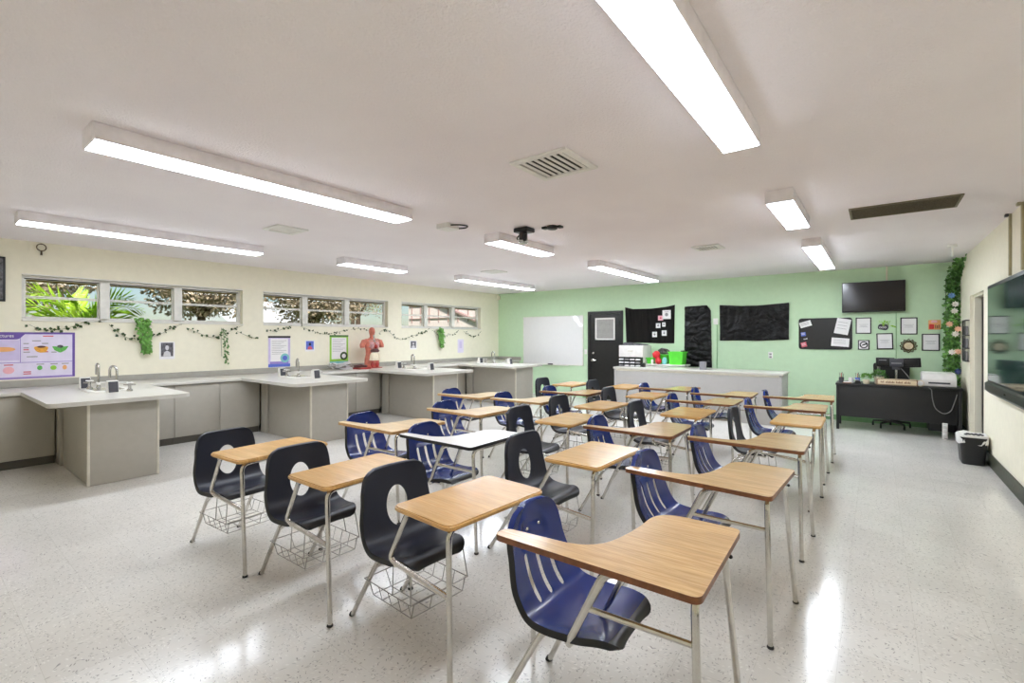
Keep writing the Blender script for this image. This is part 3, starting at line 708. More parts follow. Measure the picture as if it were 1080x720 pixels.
# anatomy torso on the third island's wall side
def torso(c):
    x0, y0, z0 = c
    t = thing('anatomy_torso', 'red and pink anatomical torso model standing on the worktop', 'model', c)
    bm = nb()
    prof = [(0, .105, .15), (.03, .11, .165), (.1, .115, .17), (.18, .11, .165), (.28, .095, .14), (.36, .098, .142), (.45, .11, .165), (.52, .108, .18), (.575, .085, .165), (.605, .06, .10), (.625, .05, .055), (.65, .045, .047), (.675, .05, .047), (.71, .065, .055), (.755, .075, .058), (.80, .07, .052), (.83, .045, .035), (.842, .012, .012)]
    rings = []
    for h, rx, ry in prof:
        rings.append([bm.verts.new((x0+rx*math.cos(a)*(1 if math.cos(a) < 0 else .85), y0+ry*math.sin(a), z0+h)) for a in [2*PI*j/24 for j in range(24)]])
    for a, b in zip(rings, rings[1:]):
        for j in range(24): bm.faces.new((a[j], a[(j+1) % 24], b[(j+1) % 24], b[j]))
    bm.faces.new(rings[0][::-1]); bm.faces.new(rings[-1])
    for s in (-1, 1):
        tube(bm, [(x0, y0+.13*s, z0+.545), (x0-.005, y0+.2*s, z0+.535), (x0, y0+.235*s, z0+.47), (x0+.005, y0+.235*s, z0+.42)], .062, 12, r2=.048)
    obj('body', bm, M['flesh'], t)
    F = x0+.088
    bm = nb()
    for s in (-1, 1): ball(bm, (F, y0+.062*s, z0+.47), .06, (.6, .85, 1.35))
    obj('lungs', bm, M['organpink'], t)
    bm = nb(); ball(bm, (F+.03, y0+.012, z0+.445), .038, (.7, 1, 1.2)); obj('heart', bm, M['fleshdark'], t)
    bm = nb(); ball(bm, (F+.012, y0, z0+.355), .06, (.6, 1.9, .75)); obj('liver', bm, M['organbrown'], t)
    bm = nb(); tube(bm, [(F+.01, y0-.11, z0+.16), (F+.015, y0-.09, z0+.3), (F+.02, y0, z0+.31), (F+.015, y0+.09, z0+.3), (F+.01, y0+.11, z0+.16)], .024, 10, fil=.05)
    for k in range(5): tube(bm, [(F+.015, y0-.08+.004*k, z0+.175+k*.026), (F+.028, y0, z0+.17+k*.026), (F+.015, y0+.08-.004*k, z0+.175+k*.026)], .018, 8, fil=.05)
    obj('intestines', bm, M['organcream'], t)
    bm = nb(); tube(bm, [(F-.03, y0, z0+.68), (F-.015, y0, z0+.6), (F, y0, z0+.53)], .016, 8)
    for k in range(5):
        for s in (-1, 1): tube(bm, [(F-.02, y0+.015*s, z0+.57-k*.03), (F+.012, y0+.06*s, z0+.575-k*.035), (F-.03, y0+.125*s, z0+.56-k*.03)], .006, 6, fil=.04)
    obj('ribs', bm, M['bone'], t)
    bm = nb()
    for s in (-1, 1): ball(bm, (x0+.1, y0+.055*s, z0+.075), .055, (.5, .8, 1.1))
    obj('thigh_muscles', bm, M['fleshdark'], t)
    bm = nb(); ball(bm, (x0+.055, y0, z0+.745), .035, (.7, .9, 1.3)); tube(bm, [(x0+.07, y0, z0+.77), (x0+.085, y0, z0+.745), (x0+.075, y0, z0+.735)], .008, 8); obj('face', bm, M['flesh'], t)
    bm = nb(); prism(bm, round_poly([(x0-.13, y0-.18), (x0+.13, y0-.18), (x0+.13, y0+.18), (x0-.13, y0+.18)], .04), z0-.0, z0+.012); obj('base_plate', bm, M['fleshdark'], t)
torso((-8.33, 6.02, CT+.001))
t = thing('model_piece', 'flat red loose torso piece with a dark edge lying left of the anatomy torso', 'model', (-8.2, 5.72, CT))
bm = nb(); prism(bm, round_poly([(-8.30, 5.52), (-8.05, 5.55), (-8.06, 5.82), (-8.32, 5.84)], .05), CT+.001, CT+.03); obj('shell', bm, M['fleshdark'], t)
bm = nb(); tube(bm, [(-8.28, 5.56, CT+.045), (-8.18, 5.66, CT+.07), (-8.2, 5.8, CT+.05)], .028, 10, r2=.02); obj('dark_organ', bm, M['organbrown'], t)
for k, (a, z, lab) in enumerate(((.1, 0, 'bottom crumpled paper of the pile left of the torso'), (.45, .03, 'middle crumpled paper of the pile left of the torso'), (-.25, .055, 'top crumpled paper of the pile left of the torso'))):
    bm = nb(); n = 8
    g = [[None]*(n+1) for _ in range(n+1)]
    for i in range(n+1):
        for j in range(n+1):
            u, v = (i/n-.5)*.3, (j/n-.5)*.4; xx = -8.36+u*math.cos(a)-v*math.sin(a); yy = 5.30+u*math.sin(a)+v*math.cos(a)
            g[i][j] = bm.verts.new((xx, yy, CT+.012+z*1.1+.05*noise.noise((u*9+k*5, v*9, k))*1.0+.02+(.05 if k == 2 else .02)*abs(v)*4))
    for i in range(n):
        for j in range(n): bm.faces.new((g[i][j], g[i+1][j], g[i+1][j+1], g[i][j+1]))
    f = bm.faces[:]; r = bmesh.ops.solidify(bm, geom=f, thickness=.002)
    one('crumpled_paper', bm, M['paper'], lab, 'paper', 'paper pile by the torso')

# ------------------------------------------------------------------ back wall
YW = YB-.001
BX = ((1, 0, 0), (0, 0, 1))
def brect(x0, z0, x1, z1, t=.003, off=0., b=0.): return bx((x0, YW-off-t, z0), (x1, YW-off, z1), b)
def poly_y(name, pts, m, parent, off, t=.001, smooth=False):
    bm = nb(); prism(bm, pts, YW-off-t, YW-off, 'y'); return obj(name, bm, m, parent, smooth=smooth)

t = thing('whiteboard', 'glossy white board with a thin tray on the green wall beside the black door', 'whiteboard', (-6.82, YW, .81))
obj('panel', brect(-7.74, .815, -5.895, 2.07, .018, 0, .003), M['wboard'], t)
bm = nb()
for a in ((-7.75, .80, -5.885, .818), (-7.75, 2.066, -5.885, 2.082), (-7.757, .80, -7.738, 2.082), (-5.898, .80, -5.88, 2.082)): box(bm, (a[0], YW-.024, a[1]), (a[2], YW, a[3]), .002)
obj('frame', bm, M['alu'], t); obj('tray', bx((-7.1, YW-.07, .79), (-6.3, YW-.02, .80), .003), M['alu'], t)
one('board_eraser', bx((-6.92, YW-.062, .8005), (-6.78, YW-.026, .832), .006), M['dkgrey'], 'dark felt eraser lying on the whiteboard tray', 'eraser')
sw = thing('light_switch', 'small pale switch plate between the whiteboard and the black door', 'switch', (-5.82, YW, 1.1))
obj('plate', brect(-5.85, 1.1, -5.775, 1.22, .006, 0, .002), M['white'], sw); obj('toggle', brect(-5.82, 1.145, -5.805, 1.175, .014, .006, .002), M['white'], sw)

d = struct('door_1', brect(-5.66, .01, -4.88, 2.1, .03, .0, .003), M['doorpaint'])
bm = nb(); box(bm, (-5.735, YW-.045, 0), (-5.665, YW, 2.165), .004); box(bm, (-4.875, YW-.045, 0), (-4.80, YW, 2.165), .004); box(bm, (-5.665, YW-.045, 2.105), (-4.875, YW, 2.165), .004); struct('door_frame', bm, M['doorpaint'], d)
bm = nb(); a0, a1, z0, z1 = -5.53, -5.0, 1.46, 2.0
for q in ((a0, z0, a1, z0+.04), (a0, z1-.04, a1, z1), (a0, z0, a0+.04, z1), (a1-.04, z0, a1, z1)): box(bm, (q[0], YW-.042, q[1]), (q[2], YW-.03, q[3]), .003)
struct('vision_frame', bm, M['whitemetal'], d)
bm = nb()
for k in range(17): box(bm, (a0+.04, YW-.038, z0+.045+k*.0268), (a1-.04, YW-.0305, z0+.045+k*.0268+.022), .001)
struct('vision_blind', bm, mat('grey_blind', (176, 174, 170), .6), d)
bm = nb(); lathe(bm, (-5.585, YW-.03, .96), [(.032, 0), (.032, -.008), (.014, -.015), (.014, -.04), (.03, -.05), (.032, -.065), (.02, -.075)], 18, axis='y'); tube(bm, [(-5.585, YW-.085, .96), (-5.48, YW-.085, .955)], .011, 8); struct('door_handle', bm, M['steel'], d, True)
bm = nb(); lathe(bm, (-5.585, YW-.03, 1.13), [(.03, 0), (.03, -.012), (.022, -.02)], 18, axis='y'); struct('deadbolt', bm, M['steel'], d, True)
bm = nb()
for z in (.3, 1.05, 1.85): cyl(bm, (-4.876, YW-.052, z-.05), (-4.876, YW-.052, z+.05), .009, 8)
struct('door_hinges', bm, M['doorpaint'], d)

def sheet(name, pts_top, pts_bot, m, label, fold, seed, kind='v', off=.012, nx=60, nz=36, cat='cloth', grp=None):
    """a hung cloth: grid between a top edge and a bottom edge with real folds"""
    bm = nb(); g = []
    def along(P, u):
        k = u*(len(P)-1); i = min(int(k), len(P)-2); return Vector((*P[i], 0)).lerp(Vector((*P[i+1], 0)), k-i)
    for j in range(nz+1):
        row = []
        for i in range(nx+1):
            u, v = i/nx, j/nz; p = along(pts_top, u).lerp(along(pts_bot, u), v)
            if kind == 'v': d_ = fold*(.5+.5*math.sin(u*nx*1.15+noise.noise((u*6, v*1.5, seed))*2.5))*(.4+.6*noise.noise((u*12, v*.8, seed+3))**2*3)
            elif kind == 'h': d_ = fold*abs(noise.noise((u*2.2, v*11, seed)))*1.8+fold*.8*abs(noise.noise((u*7, v*17, seed+2)))
            else: d_ = fold*abs(noise.noise((u*8, v*1.4+u*1.5, seed)))*1.6+fold*.8*abs(noise.noise((u*5+v*5, v*5, seed+5)))
            row.append(bm.verts.new((p.x, YW-off-max(0, min(d_, fold*2.2)), p.y)))
        g.append(row)
    for j in range(nz):
        for i in range(nx): bm.faces.new((g[j][i], g[j+1][i], g[j+1][i+1], g[j][i+1]))
    bmesh.ops.solidify(bm, geom=bm.faces[:], thickness=.003)
    return one(name, bm, m, label, cat, grp)
sheet('wall_cloth', [(-4.75, 2.24), (-4.55, 2.19), (-4.1, 2.185), (-3.75, 2.215), (-3.565, 2.25)], [(-4.72, 1.40), (-4.3, 1.40), (-3.9, 1.385), (-3.58, 1.39)], M['clothblack'], 'gathered black cloth pinned with white cards, right of the black door', .02, 1, 'v', .006)
sheet('wall_cloth', [(-3.345, 2.2), (-3.1, 2.205), (-2.87, 2.21), (-2.80, 2.1)], [(-3.36, .88), (-3.1, .885), (-2.775, .88)], M['plasticblack'], 'tall narrow black plastic sheet with horizontal creases, in the middle of the green wall', .03, 4, 'h', .006, 30, 60)
sheet('wall_cloth', [(-2.625, 2.205), (-2.2, 2.17), (-1.9, 2.165), (-1.345, 2.20)], [(-2.615, 1.455), (-2.3, 1.46), (-1.9, 1.455), (-1.35, 1.48)], M['plasticblack'], 'wide black plastic sheet with vertical creases, left of the corkboard', .028, 9, 'x', .006)
for k, (x0, z0, x1, z1, col, lab) in enumerate(((-3.83, 1.935, -3.64, 2.135, 'paper', 'largest white card at the top right of the gathered black cloth'), (-3.93, 1.905, -3.815, 2.015, 'pinkprint', 'pinkish card tucked beside the largest card on the black cloth'), (-3.98, 1.735, -3.875, 1.845, 'paper', 'small white card below the pinkish card on the black cloth'), (-3.835, 1.765, -3.76, 1.86, 'paper', 'smallest white card under the largest card on the black cloth'), (-4.065, 1.53, -3.955, 1.65, 'paper', 'white card lowest and farthest left on the black cloth'), (-3.845, 1.56, -3.735, 1.68, 'paper', 'white card lowest on the right of the black cloth'))):
    t = thing('note_card', lab, 'card', ((x0+x1)/2, YW-.06, z0), 'cards on the black cloth')
    obj('card', bx((x0, YW-.061, z0), (x1, YW-.058, z1)), M[col], t, smooth=False)
    bm = nb(); w, h = x1-x0, z1-z0; prism(bm, disc_poly((x0+x1)/2, z0+h*.5, w*.2, h*.2, 10), YW-.0625, YW-.0612, 'y'); box(bm, (x0+w*.25, YW-.0625, z0+h*.78), (x1-w*.25, YW-.0612, z0+h*.83)); obj('print', bm, M['paperline' if col != 'pinkprint' else 'redprint'], t, smooth=False)
# thermostat box on a conduit
t = thing('wall_box', 'pale switch box on a thin conduit between the two plastic sheets', 'box', (-2.69, YW, 1.8))
obj('cover', brect(-2.745, 1.795, -2.655, 1.925, .04, 0, .004), M['white'], t); bm = nb(); cyl(bm, (-2.675, YW-.012, .12), (-2.675, YW-.012, 1.795), .009, 8); obj('conduit', bm, M['greyconduit'], t)
t = thing('wall_outlet', 'small outlet plate low under the wide black plastic sheet', 'outlet', (-1.67, YW, 1.1))
obj('plate', brect(-1.71, 1.105, -1.63, 1.235, .006, 0, .002), M['white'], t)
for z in (1.135, 1.19): obj('receptacle', brect(-1.69, z-.016, -1.65, z+.016, .003, .0061, .001), M['paperline'], t)

t = thing('pinboard', 'black round-cornered pinboard with papers, below left of the wall television', 'pinboard', (-.77, YW, 1.3))
bm = nb(); prism(bm, round_poly([(-1.185, 1.30), (-.35, 1.30), (-.35, 1.885), (-1.185, 1.885)], .05), YW-.02, YW, 'y'); obj('rim', bm, M['black'], t)
bm = nb(); prism(bm, round_poly([(-1.16, 1.325), (-.375, 1.325), (-.375, 1.86), (-1.16, 1.86)], .04), YW-.0215, YW-.0202, 'y'); obj('felt', bm, M['satinblack'], t)
def paper_on(cx_, cz_, w, h, ang, m, lab, name='pinned_paper', lines=True):
    c, s = math.cos(ang), math.sin(ang)
    def q(u, v): return (cx_+u*c-v*s, cz_+u*s+v*c)
    t = thing(name, lab, 'paper', (cx_, YW-.022, cz_-h/2), 'papers on the pinboard')
    bm = nb(); prism(bm, [q(-w/2, -h/2), q(w/2, -h/2), q(w/2, h/2), q(-w/2, h/2)], YW-.0245, YW-.0222, 'y'); obj('sheet', bm, M[m], t, smooth=False)
    bm = nb()
    for k in range(3): prism(bm, [q(-w*.38, h*(.25-.2*k)), q(w*.3, h*(.25-.2*k)), q(w*.3, h*(.25-.2*k)+.006), q(-w*.38, h*(.25-.2*k)+.006)], YW-.0252, YW-.0246, 'y')
    obj('print_lines', bm, M['paperline' if m == 'paper' else 'paper'], t, smooth=False)
paper_on(-1.075, 1.775, .19, .105, .3, 'paper', 'tilted white slip at the top left of the pinboard')
paper_on(-.495, 1.725, .215, .285, -.2, 'paper', 'largest white sheet at the top right of the pinboard')
paper_on(-.53, 1.435, .27, .155, -.08, 'paper', 'wide white sheet at the bottom right of the pinboard')
paper_on(-1.11, 1.585, .08, .075, .15, 'blueprint', 'blue sticker on the left of the pinboard')
paper_on(-1.10, 1.385, .09, .09, .25, 'redprint', 'pink sticker at the bottom left of the pinboard')
paper_on(-1.075, 1.495, .06, .02, .2, 'paper', 'tiny white strip between the blue and pink stickers')

t = thing('wall_television', 'dark flat television mounted high on the green wall', 'television', (-.055, YW, 1.97))
obj('cabinet', bx((-.50, YW-.11, 1.975), (.39, YW-.05, 2.51), .006), M['black'], t)
obj('screen', bx((-.488, YW-.112, 1.995), (.378, YW-.1105, 2.498)), M['screen'], t, smooth=False)
obj('wall_mount', bx((-.2, YW-.049, 2.1), (.09, YW, 2.4), .005), M['black'], t)
bm = nb(); cyl(bm, (.14, YW-.015, 2.52), (.14, YW-.015, CH-.001), .014, 10); one('ceiling_conduit', bm, M['cream'], 'cream conduit running from the television up to the ceiling', 'conduit')
bm = nb(); tube(bm, [(.268, YW-.012, 1.96), (.270, YW-.010, 1.6), (.268, YW-.012, 1.15)], .006, 8); one('television_cable', bm, M['greyconduit'], 'thin green cable hanging below the wall television', 'cable')

def cert(x0, z0, x1, z1, ang, lab):
    cx_, cz_, w, h = (x0+x1)/2, (z0+z1)/2, x1-x0, z1-z0; c, s = math.cos(ang), math.sin(ang)
    def q(u, v): return (cx_+u*c-v*s, cz_+u*s+v*c)
    t = thing('framed_certificate', lab, 'frame', (cx_, YW, z0), 'framed certificates')
    bm = nb(); b = .016
    for (u0, v0, u1, v1) in ((-w/2, -h/2, w/2, -h/2+b), (-w/2, h/2-b, w/2, h/2), (-w/2, -h/2+b, -w/2+b, h/2-b), (w/2-b, -h/2+b, w/2, h/2-b)): prism(bm, [q(u0, v0), q(u1, v0), q(u1, v1), q(u0, v1)], YW-.02, YW, 'y')
    obj('frame', bm, M['black'], t, smooth=False)
    bm = nb(); prism(bm, [q(-w/2+b, -h/2+b), q(w/2-b, -h/2+b), q(w/2-b, h/2-b), q(-w/2+b, h/2-b)], YW-.012, YW-.001, 'y'); obj('certificate', bm, M['paper'], t, smooth=False)
    bm = nb()
    for k, l in enumerate((.3, .22, .26)): prism(bm, [q(-w*l, .02-k*.022), q(w*l, .02-k*.022), q(w*l, .024-k*.022), q(-w*l, .024-k*.022)], YW-.0128, YW-.0121, 'y')
    obj('print_lines', bm, M['paperline'], t, smooth=False)
cert(-.30, 1.59, -.075, 1.88, 0, 'black-framed certificate next to the pinboard, leftmost of the four')
cert(.0, 1.315, .228, 1.597, .03, 'slightly tilted black-framed certificate below the leafy hand-lettered plaque')
cert(.325, 1.575, .55, 1.865, 0, 'black-framed certificate just above the round ornate mirror')
cert(.605, 1.30, .832, 1.585, 0, 'black-framed certificate nearest the ivy corner, lower right')
t = thing('small_plaque', 'small framed square plaque with a dark ring emblem under the leftmost certificate', 'plaque', (-.18, YW, 1.3))
obj('frame', brect(-.267, 1.305, -.10, 1.475, .015, 0, .003), M['black'], t); obj('panel', brect(-.252, 1.32, -.115, 1.46, .001, .0151), M['paper'], t, smooth=False)
bm = nb(); lathe(bm, (-.183, YW-.0175, 1.39), [(.052+.009*math.cos(a), .003*math.sin(a)) for a in [2*PI*k/6 for k in range(7)]], 24, axis='y', close=False); prism(bm, round_poly([(-.225, 1.37), (-.14, 1.395), (-.145, 1.42), (-.19, 1.405)], .01), YW-.019, YW-.0165, 'y'); obj('emblem', bm, M['printblack'], t)
t = thing('leafy_plaque', 'dark hand-lettered wall plaque with yellow-green sprig above it', 'plaque', (.11, YW, 1.65))
poly_y('board', round_poly([(.02, 1.67), (.14, 1.645), (.17, 1.70), (.15, 1.755), (.04, 1.76), (.015, 1.72)], .03), M['dkgrey'], t, 0, .012)
bm = nb()
for x in (.05, .085, .12): bmesh.ops.create_circle; lathe(bm, (x, YW-.0135, 1.70), [(.014+.003*math.cos(a), .002*math.sin(a)) for a in [2*PI*k/6 for k in range(7)]], 12, axis='y', close=False)
obj('scroll_pattern', bm, M['paper'], t)
bm = nb()
for k in range(16): leaf(bm, (.10+.05*random.uniform(-1, 1.4), YW-.016-.01*random.random(), 1.76+.05*random.uniform(-.6, 1)), (random.uniform(-1, 1), -.2, random.uniform(0, 1)), .05, .5)
for k in range(5): leaf(bm, (.175+.015*k, YW-.018, 1.715+.01*(k % 2)), (1, -.1, .3-.2*k), .045, .5)
obj('sprig', bm, M['limeprint'], t, smooth=False)
t = thing('wreath_mirror', 'round mirror in an ornate bronze frame among the certificates', 'mirror', (.433, YW, 1.26))
bm = nb(); prism(bm, disc_poly(.433, 1.378, .062, .066), YW-.016, YW-.001, 'y'); obj('glass', bm, M['mirror'], t)
bm = nb()
lathe(bm, (.433, YW-.014, 1.378), [(.068+.010*math.cos(a), .010*math.sin(a)) for a in [2*PI*k/8 for k in range(9)]], 28, axis='y', close=False)
for k in range(12):
    a = 2*PI*k/12; cx_, cz_ = .433+.092*math.cos(a), 1.378+.094*math.sin(a)
    lathe(bm, (cx_, YW-.013, cz_), [(.017+.006*math.cos(b), .006*math.sin(b)) for b in [2*PI*q/6 for q in range(7)]], 10, axis='y', close=False)
    ball(bm, (.433+.112*math.cos(a), YW-.012, 1.378+.114*math.sin(a)), .009, seg=8)
obj('frame', bm, M['bronze'], t)
t = thing('wood_letter_plaque', 'small tan and red wall plaque right of the certificates, near the ivy', 'plaque', (.765, YW, 1.65))
obj('board', brect(.69, 1.655, .845, 1.815, .015, 0, .003), M['orangeprint'], t)
poly_y('red_patch', round_poly([(.697, 1.665), (.76, 1.665), (.765, 1.74), (.70, 1.75)], .015), M['redplastic'], t, .0152)
poly_y('pink_patch', round_poly([(.72, 1.77), (.80, 1.77), (.80, 1.805), (.73, 1.81)], .01), M['pinkprint'], t, .0152)
bm = nb()
for k in range(3): box(bm, (.775+k*.02, YW-.0175, 1.675), (.785+k*.02, YW-.0153, 1.735-.01*(k % 2)))
obj('dark_strokes', bm, M['organbrown'], t, smooth=False)
bm = nb(); prism(bm, round_poly([(0, 0), (.075, 0), (.075, .04), (0, .08)], .01), 2.60, 2.715, 'z')
for v in bm.verts: v.co.x += XL; v.co.y = YB-v.co.y-.001
one('motion_sensor', bm, M['cream'], 'small cream motion sensor high in the left back corner', 'sensor')

# ------------------------------------------------------------------ long bench and what stands on it
bx0, bx1, by0, by1 = -4.36, -1.275, 9.16, 9.86
t = thing('demonstration_bench', 'long light grey demonstration bench in front of the black sheets', 'bench', ((bx0+bx1)/2, (by0+by1)/2, 0))
obj('worktop', bx((bx0-.015, by0-.02, .872), (bx1+.02, by1+.02, .91), .006), M['top'], t)
obj('front_panel', bx((bx0+.04, by0+.004, .004), (bx1-.04, by0+.024, .87), .003), M['bench'], t)
for x in (bx0, bx1-.04): obj('end_panel', bx((x, by0, .002), (x+.04, by1, .871), .003), M['bench'], t)
obj('top_rail', bx((bx0+.041, by0, .835), (bx1-.041, by0+.0035, .871), .001), M['cabtrim'], t)
obj('shelf', bx((bx0+.041, by1-.35, .4), (bx1-.041, by1, .42), .003), M['bench'], t)
BT = .9105
# black/white compartment rack
t = thing('compartment_rack', 'black compartment rack with white cards at the left end of the bench', 'rack', (-4.13, 9.4, BT))
rx0, ry = -4.345, 9.32
bm = nb(); box(bm, (rx0, ry+.1, BT), (rx0+.5, ry+.12, BT+.2), .002)
for k in range(4): box(bm, (rx0, ry, BT+k*.065), (rx0+.5, ry+.1, BT+k*.065+.006), .001)
for k in range(5): box(bm, (rx0+k*.1235, ry, BT), (rx0+k*.1235+.006, ry+.1, BT+.2), .001)
obj('shelving', bm, M['black'], t, smooth=False)
for k in range(4):
    for j in range(3):
        obj('card', bx((rx0+.018+k*.1235, ry-.004, BT+.010+j*.065), (rx0+.112+k*.1235, ry+.09, BT+.036+j*.065), .004), M['paper'] if (k+j*2) % 5 else M['paperline'], t)
t = thing('black_clamp', 'small black clip box beside the compartment rack', 'box', (-3.82, 9.36, BT)); obj('body', bx((-3.83, 9.33, BT), (-3.77, 9.40, BT+.075), .008), M['black'], t); obj('cap', bx((-3.82, 9.34, BT+.0755), (-3.78, 9.39, BT+.09), .004), M['dkgrey'], t)
# tall white cabinet with a tray lid
t = thing('white_storage_box', 'tall white storage cabinet standing against the wall behind the bench', 'cabinet', (-4.3, 10.2, 0))
obj('body', bx((-4.62, 9.95, 0), (-4.06, 10.45, 1.345), .006), M['boxwhite'], t)
for k in range(4): obj('drawer', bx((-4.60, 9.935, .06+k*.32), (-4.08, 9.949, .36+k*.32), .004), M['boxwhite'], t)
for k in range(4): obj('pull', bx((-4.40, 9.92, .25+k*.32), (-4.28, 9.934, .27+k*.32), .003), M['cabtrim'], t)
bm = nb(); prism(bm, [(-4.56, 1.347), (-4.10, 1.347), (-4.08, 1.365), (-4.52, 1.41)], 10.0, 10.35, 'y'); one('tilted_binder', bm, M['photogrey'], 'dark tilted binder lying on the tall white cabinet', 'binder')
# ledge behind with bins
t = thing('shelf_table', 'white shelf table against the wall behind the bench carrying bright bins', 'table', (-3.6, 10.2, 0))
obj('shelf_top', bx((-4.04, 9.96, .915), (-3.17, 10.4, .945), .005), M['boxwhite'], t)
for x in (-4.0, -3.22):
    for y in (10.0, 10.34): obj('leg', bx((x-.02, y-.02, 0), (x+.02, y+.02, .914), .003), M['whitemetal'], t)
ST = .9455
def bin_(x0, x1, y0, y1, h, m, lab, flare=.02, grp='bright bins on the back shelf', lid=False):
    t = thing('storage_bin', lab, 'bin', ((x0+x1)/2, (y0+y1)/2, ST), grp)
    bm = nb(); a = [(x0+flare, y0+flare), (x1-flare, y0+flare), (x1-flare, y1-flare), (x0+flare, y1-flare)]; b = [(x0, y0), (x1, y0), (x1, y1), (x0, y1)]
    va = [bm.verts.new((*p, ST)) for p in a]; vb = [bm.verts.new((*p, ST+h)) for p in b]
    vc = [bm.verts.new((p[0]+(.006 if p[0] == x0 else -.006), p[1]+(.006 if p[1] == y0 else -.006), ST+h)) for p in b]; vd = [bm.verts.new((v.co.x+(.006 if v.co.x < (x0+x1)/2 else -.006), v.co.y+(.006 if v.co.y < (y0+y1)/2 else -.006), ST+.006)) for v in va]
    bm.faces.new(va[::-1]); bm.faces.new(vd)
    for k in range(4):
        n = (k+1) % 4
        for p, q in ((va, vb), (vb, vc), (vc, vd)): bm.faces.new((p[k], p[n], q[n], q[k]))
    obj('tub', bm, m, t)
    bm = nb(); h0 = ST+h-.02
    for q in ((x0-.012, y0-.012, x1+.012, y0), (x0-.012, y1, x1+.012, y1+.012), (x0-.012, y0, x0, y1), (x1, y0, x1+.012, y1)): box(bm, (q[0], q[1], h0), (q[2], q[3], ST+h+.002), .002)
    obj('rim', bm, m, t)
    if lid: obj('lid_handle', bx((x1-.05, y0+.04, ST+h+.0025), (x1-.02, y1-.04, ST+h+.03), .006), M['dkgrey'], t)
bin_(-3.52, -3.22, 10.02, 10.32, .27, M['greenbin'], 'large lime green bin at the right end of the back shelf', lid=True)
bin_(-3.80, -3.58, 10.12, 10.36, .20, M['greenbin'], 'lime green bin behind the red toy and under the dark bundle')
bin_(-4.02, -3.86, 10.05, 10.25, .13, M['greenbin'], 'small lime green bin beside the tall white cabinet')
bm = nb(); lathe(bm, (-3.60, 10.02, ST), [(.03, 0), (.045, .01), (.05, .1), (.035, .13), (.03, .15)], 16); one('aqua_jar', bm, M['teal'], 'aqua plastic jar just left of the large lime green bin', 'jar')
bm = nb(); lathe(bm, (-3.86, 10.0, ST), [(.025, 0), (.03, .01), (.03, .08), (.018, .1)], 14); one('white_bottle', bm, M['white'], 'small white bottle in front of the small lime green bin', 'bottle')
bm = nb(); ball(bm, (-3.73, 10.0, ST+.07), .07, (1, .8, 1)); ball(bm, (-3.77, 10.0, ST+.2), .085, (1, .8, 1.05)); tube(bm, [(-3.73, 10.0, ST+.1), (-3.76, 10.0, ST+.18)], .05, 10); ball(bm, (-3.82, 9.97, ST+.22), .03); one('red_toy', bm, M['redplastic'], 'red lumpy plastic toy standing before the lime green bin', 'toy')
bm = nb(); ball(bm, (-3.69, 10.22, ST+.275), .12, (1.05, .7, .55)); ball(bm, (-3.60, 10.2, ST+.262), .055, (1.0, .8, .8)); tube(bm, [(-3.78, 10.16, ST+.29), (-3.70, 10.12, ST+.33), (-3.60, 10.14, ST+.31)], .022, 8)
one('dark_bundle', bm, mat('mottled_bundle', (96, 92, 94), .7, var=.9, scale=18), 'mottled dark and white bundle piled on top of the lime green bin', 'bundle')
t = thing('small_grey_box', 'small grey box standing on the bench in front of the tall plastic sheet', 'box', (-2.6, 9.3, BT)); obj('body', bx((-2.66, 9.26, BT), (-2.55, 9.34, BT+.14), .006), mat('cool_grey_card', (150, 150, 154), .6), t); obj('lid', bx((-2.664, 9.256, BT+.1405), (-2.546, 9.344, BT+.152), .003), M['paperline'], t)

# ------------------------------------------------------------------ teacher's desk corner
dx0, dx1, dy0, dy1, DT = -.53, 1.0, 9.57, 10.2, .765
t = thing('teacher_desk', 'wide black desk with a deep front panel in the right back corner', 'desk', ((dx0+dx1)/2, (dy0+dy1)/2, 0))
obj('desktop', bx((dx0-.015, dy0-.015, DT-.03), (dx1+.015, dy1+.015, DT), .005), M['satinblack'], t)
obj('modesty_panel', bx((dx0+.02, dy0+.01, .22), (dx1-.045, dy0+.03, DT-.031), .003), M['satinblack'], t)
for x in (dx0+.01,):
    for y in (dy0+.02, dy1-.02): obj('leg', bx((x-.015, y-.02, 0), (x+.025, y+.02, DT-.031), .003), M['black'], t)
obj('side_panel', bx((dx1-.04, dy0, 0), (dx1, dy1, DT-.031), .003), M['satinblack'], t)
obj('pedestal', bx((dx1-.36, dy0+.2, .08), (dx1-.045, dy1-.04, DT-.032), .004), M['black'], t)
bm = nb(); tube(bm, [(.62, dy0-.02, DT+.003), (.66, dy0-.025, DT-.03), (.665, dy0-.006, .62), (.70, dy0-.003, .44), (.80, dy0-.006, .37), (.88, dy0-.006, .42), (.915, dy0-.006, .56), (.945, dy0-.006, .68)], .006, 8, fil=.06); one('loose_cable', bm, M['cord'], 'grey cable drooping in a loop down the front of the black desk', 'cable')
oc = thing('office_chair', 'black five-star office chair tucked behind the black desk', 'chair', (.20, 10.27, 0))
for k in range(5):
    a = 2*PI*k/5+.35; ex, ey = .20+.26*math.cos(a), 10.27+.26*math.sin(a)
    bm = nb(); tube(bm, [(.2, 10.27, .11), (ex, ey, .085)], .022, 8, r2=.015); leg_ = obj('base_arm', bm, M['black'], oc)
    bm = nb(); cyl(bm, (ex-.014, ey, .03), (ex+.014, ey, .03), .0295, 14); box(bm, (ex-.012, ey-.02, .05), (ex+.012, ey+.02, .075), .005); obj('castor', bm, M['black'], leg_)
bm = nb(); cyl(bm, (.2, 10.27, .09), (.2, 10.27, .45), .025, 12); obj('gas_lift', bm, M['black'], oc)
bm = nb(); prism(bm, round_poly([(-.04, 10.04), (.44, 10.04), (.44, 10.48), (-.04, 10.48)], .08), .455, .535); obj('seat', bm, M['black'], oc)
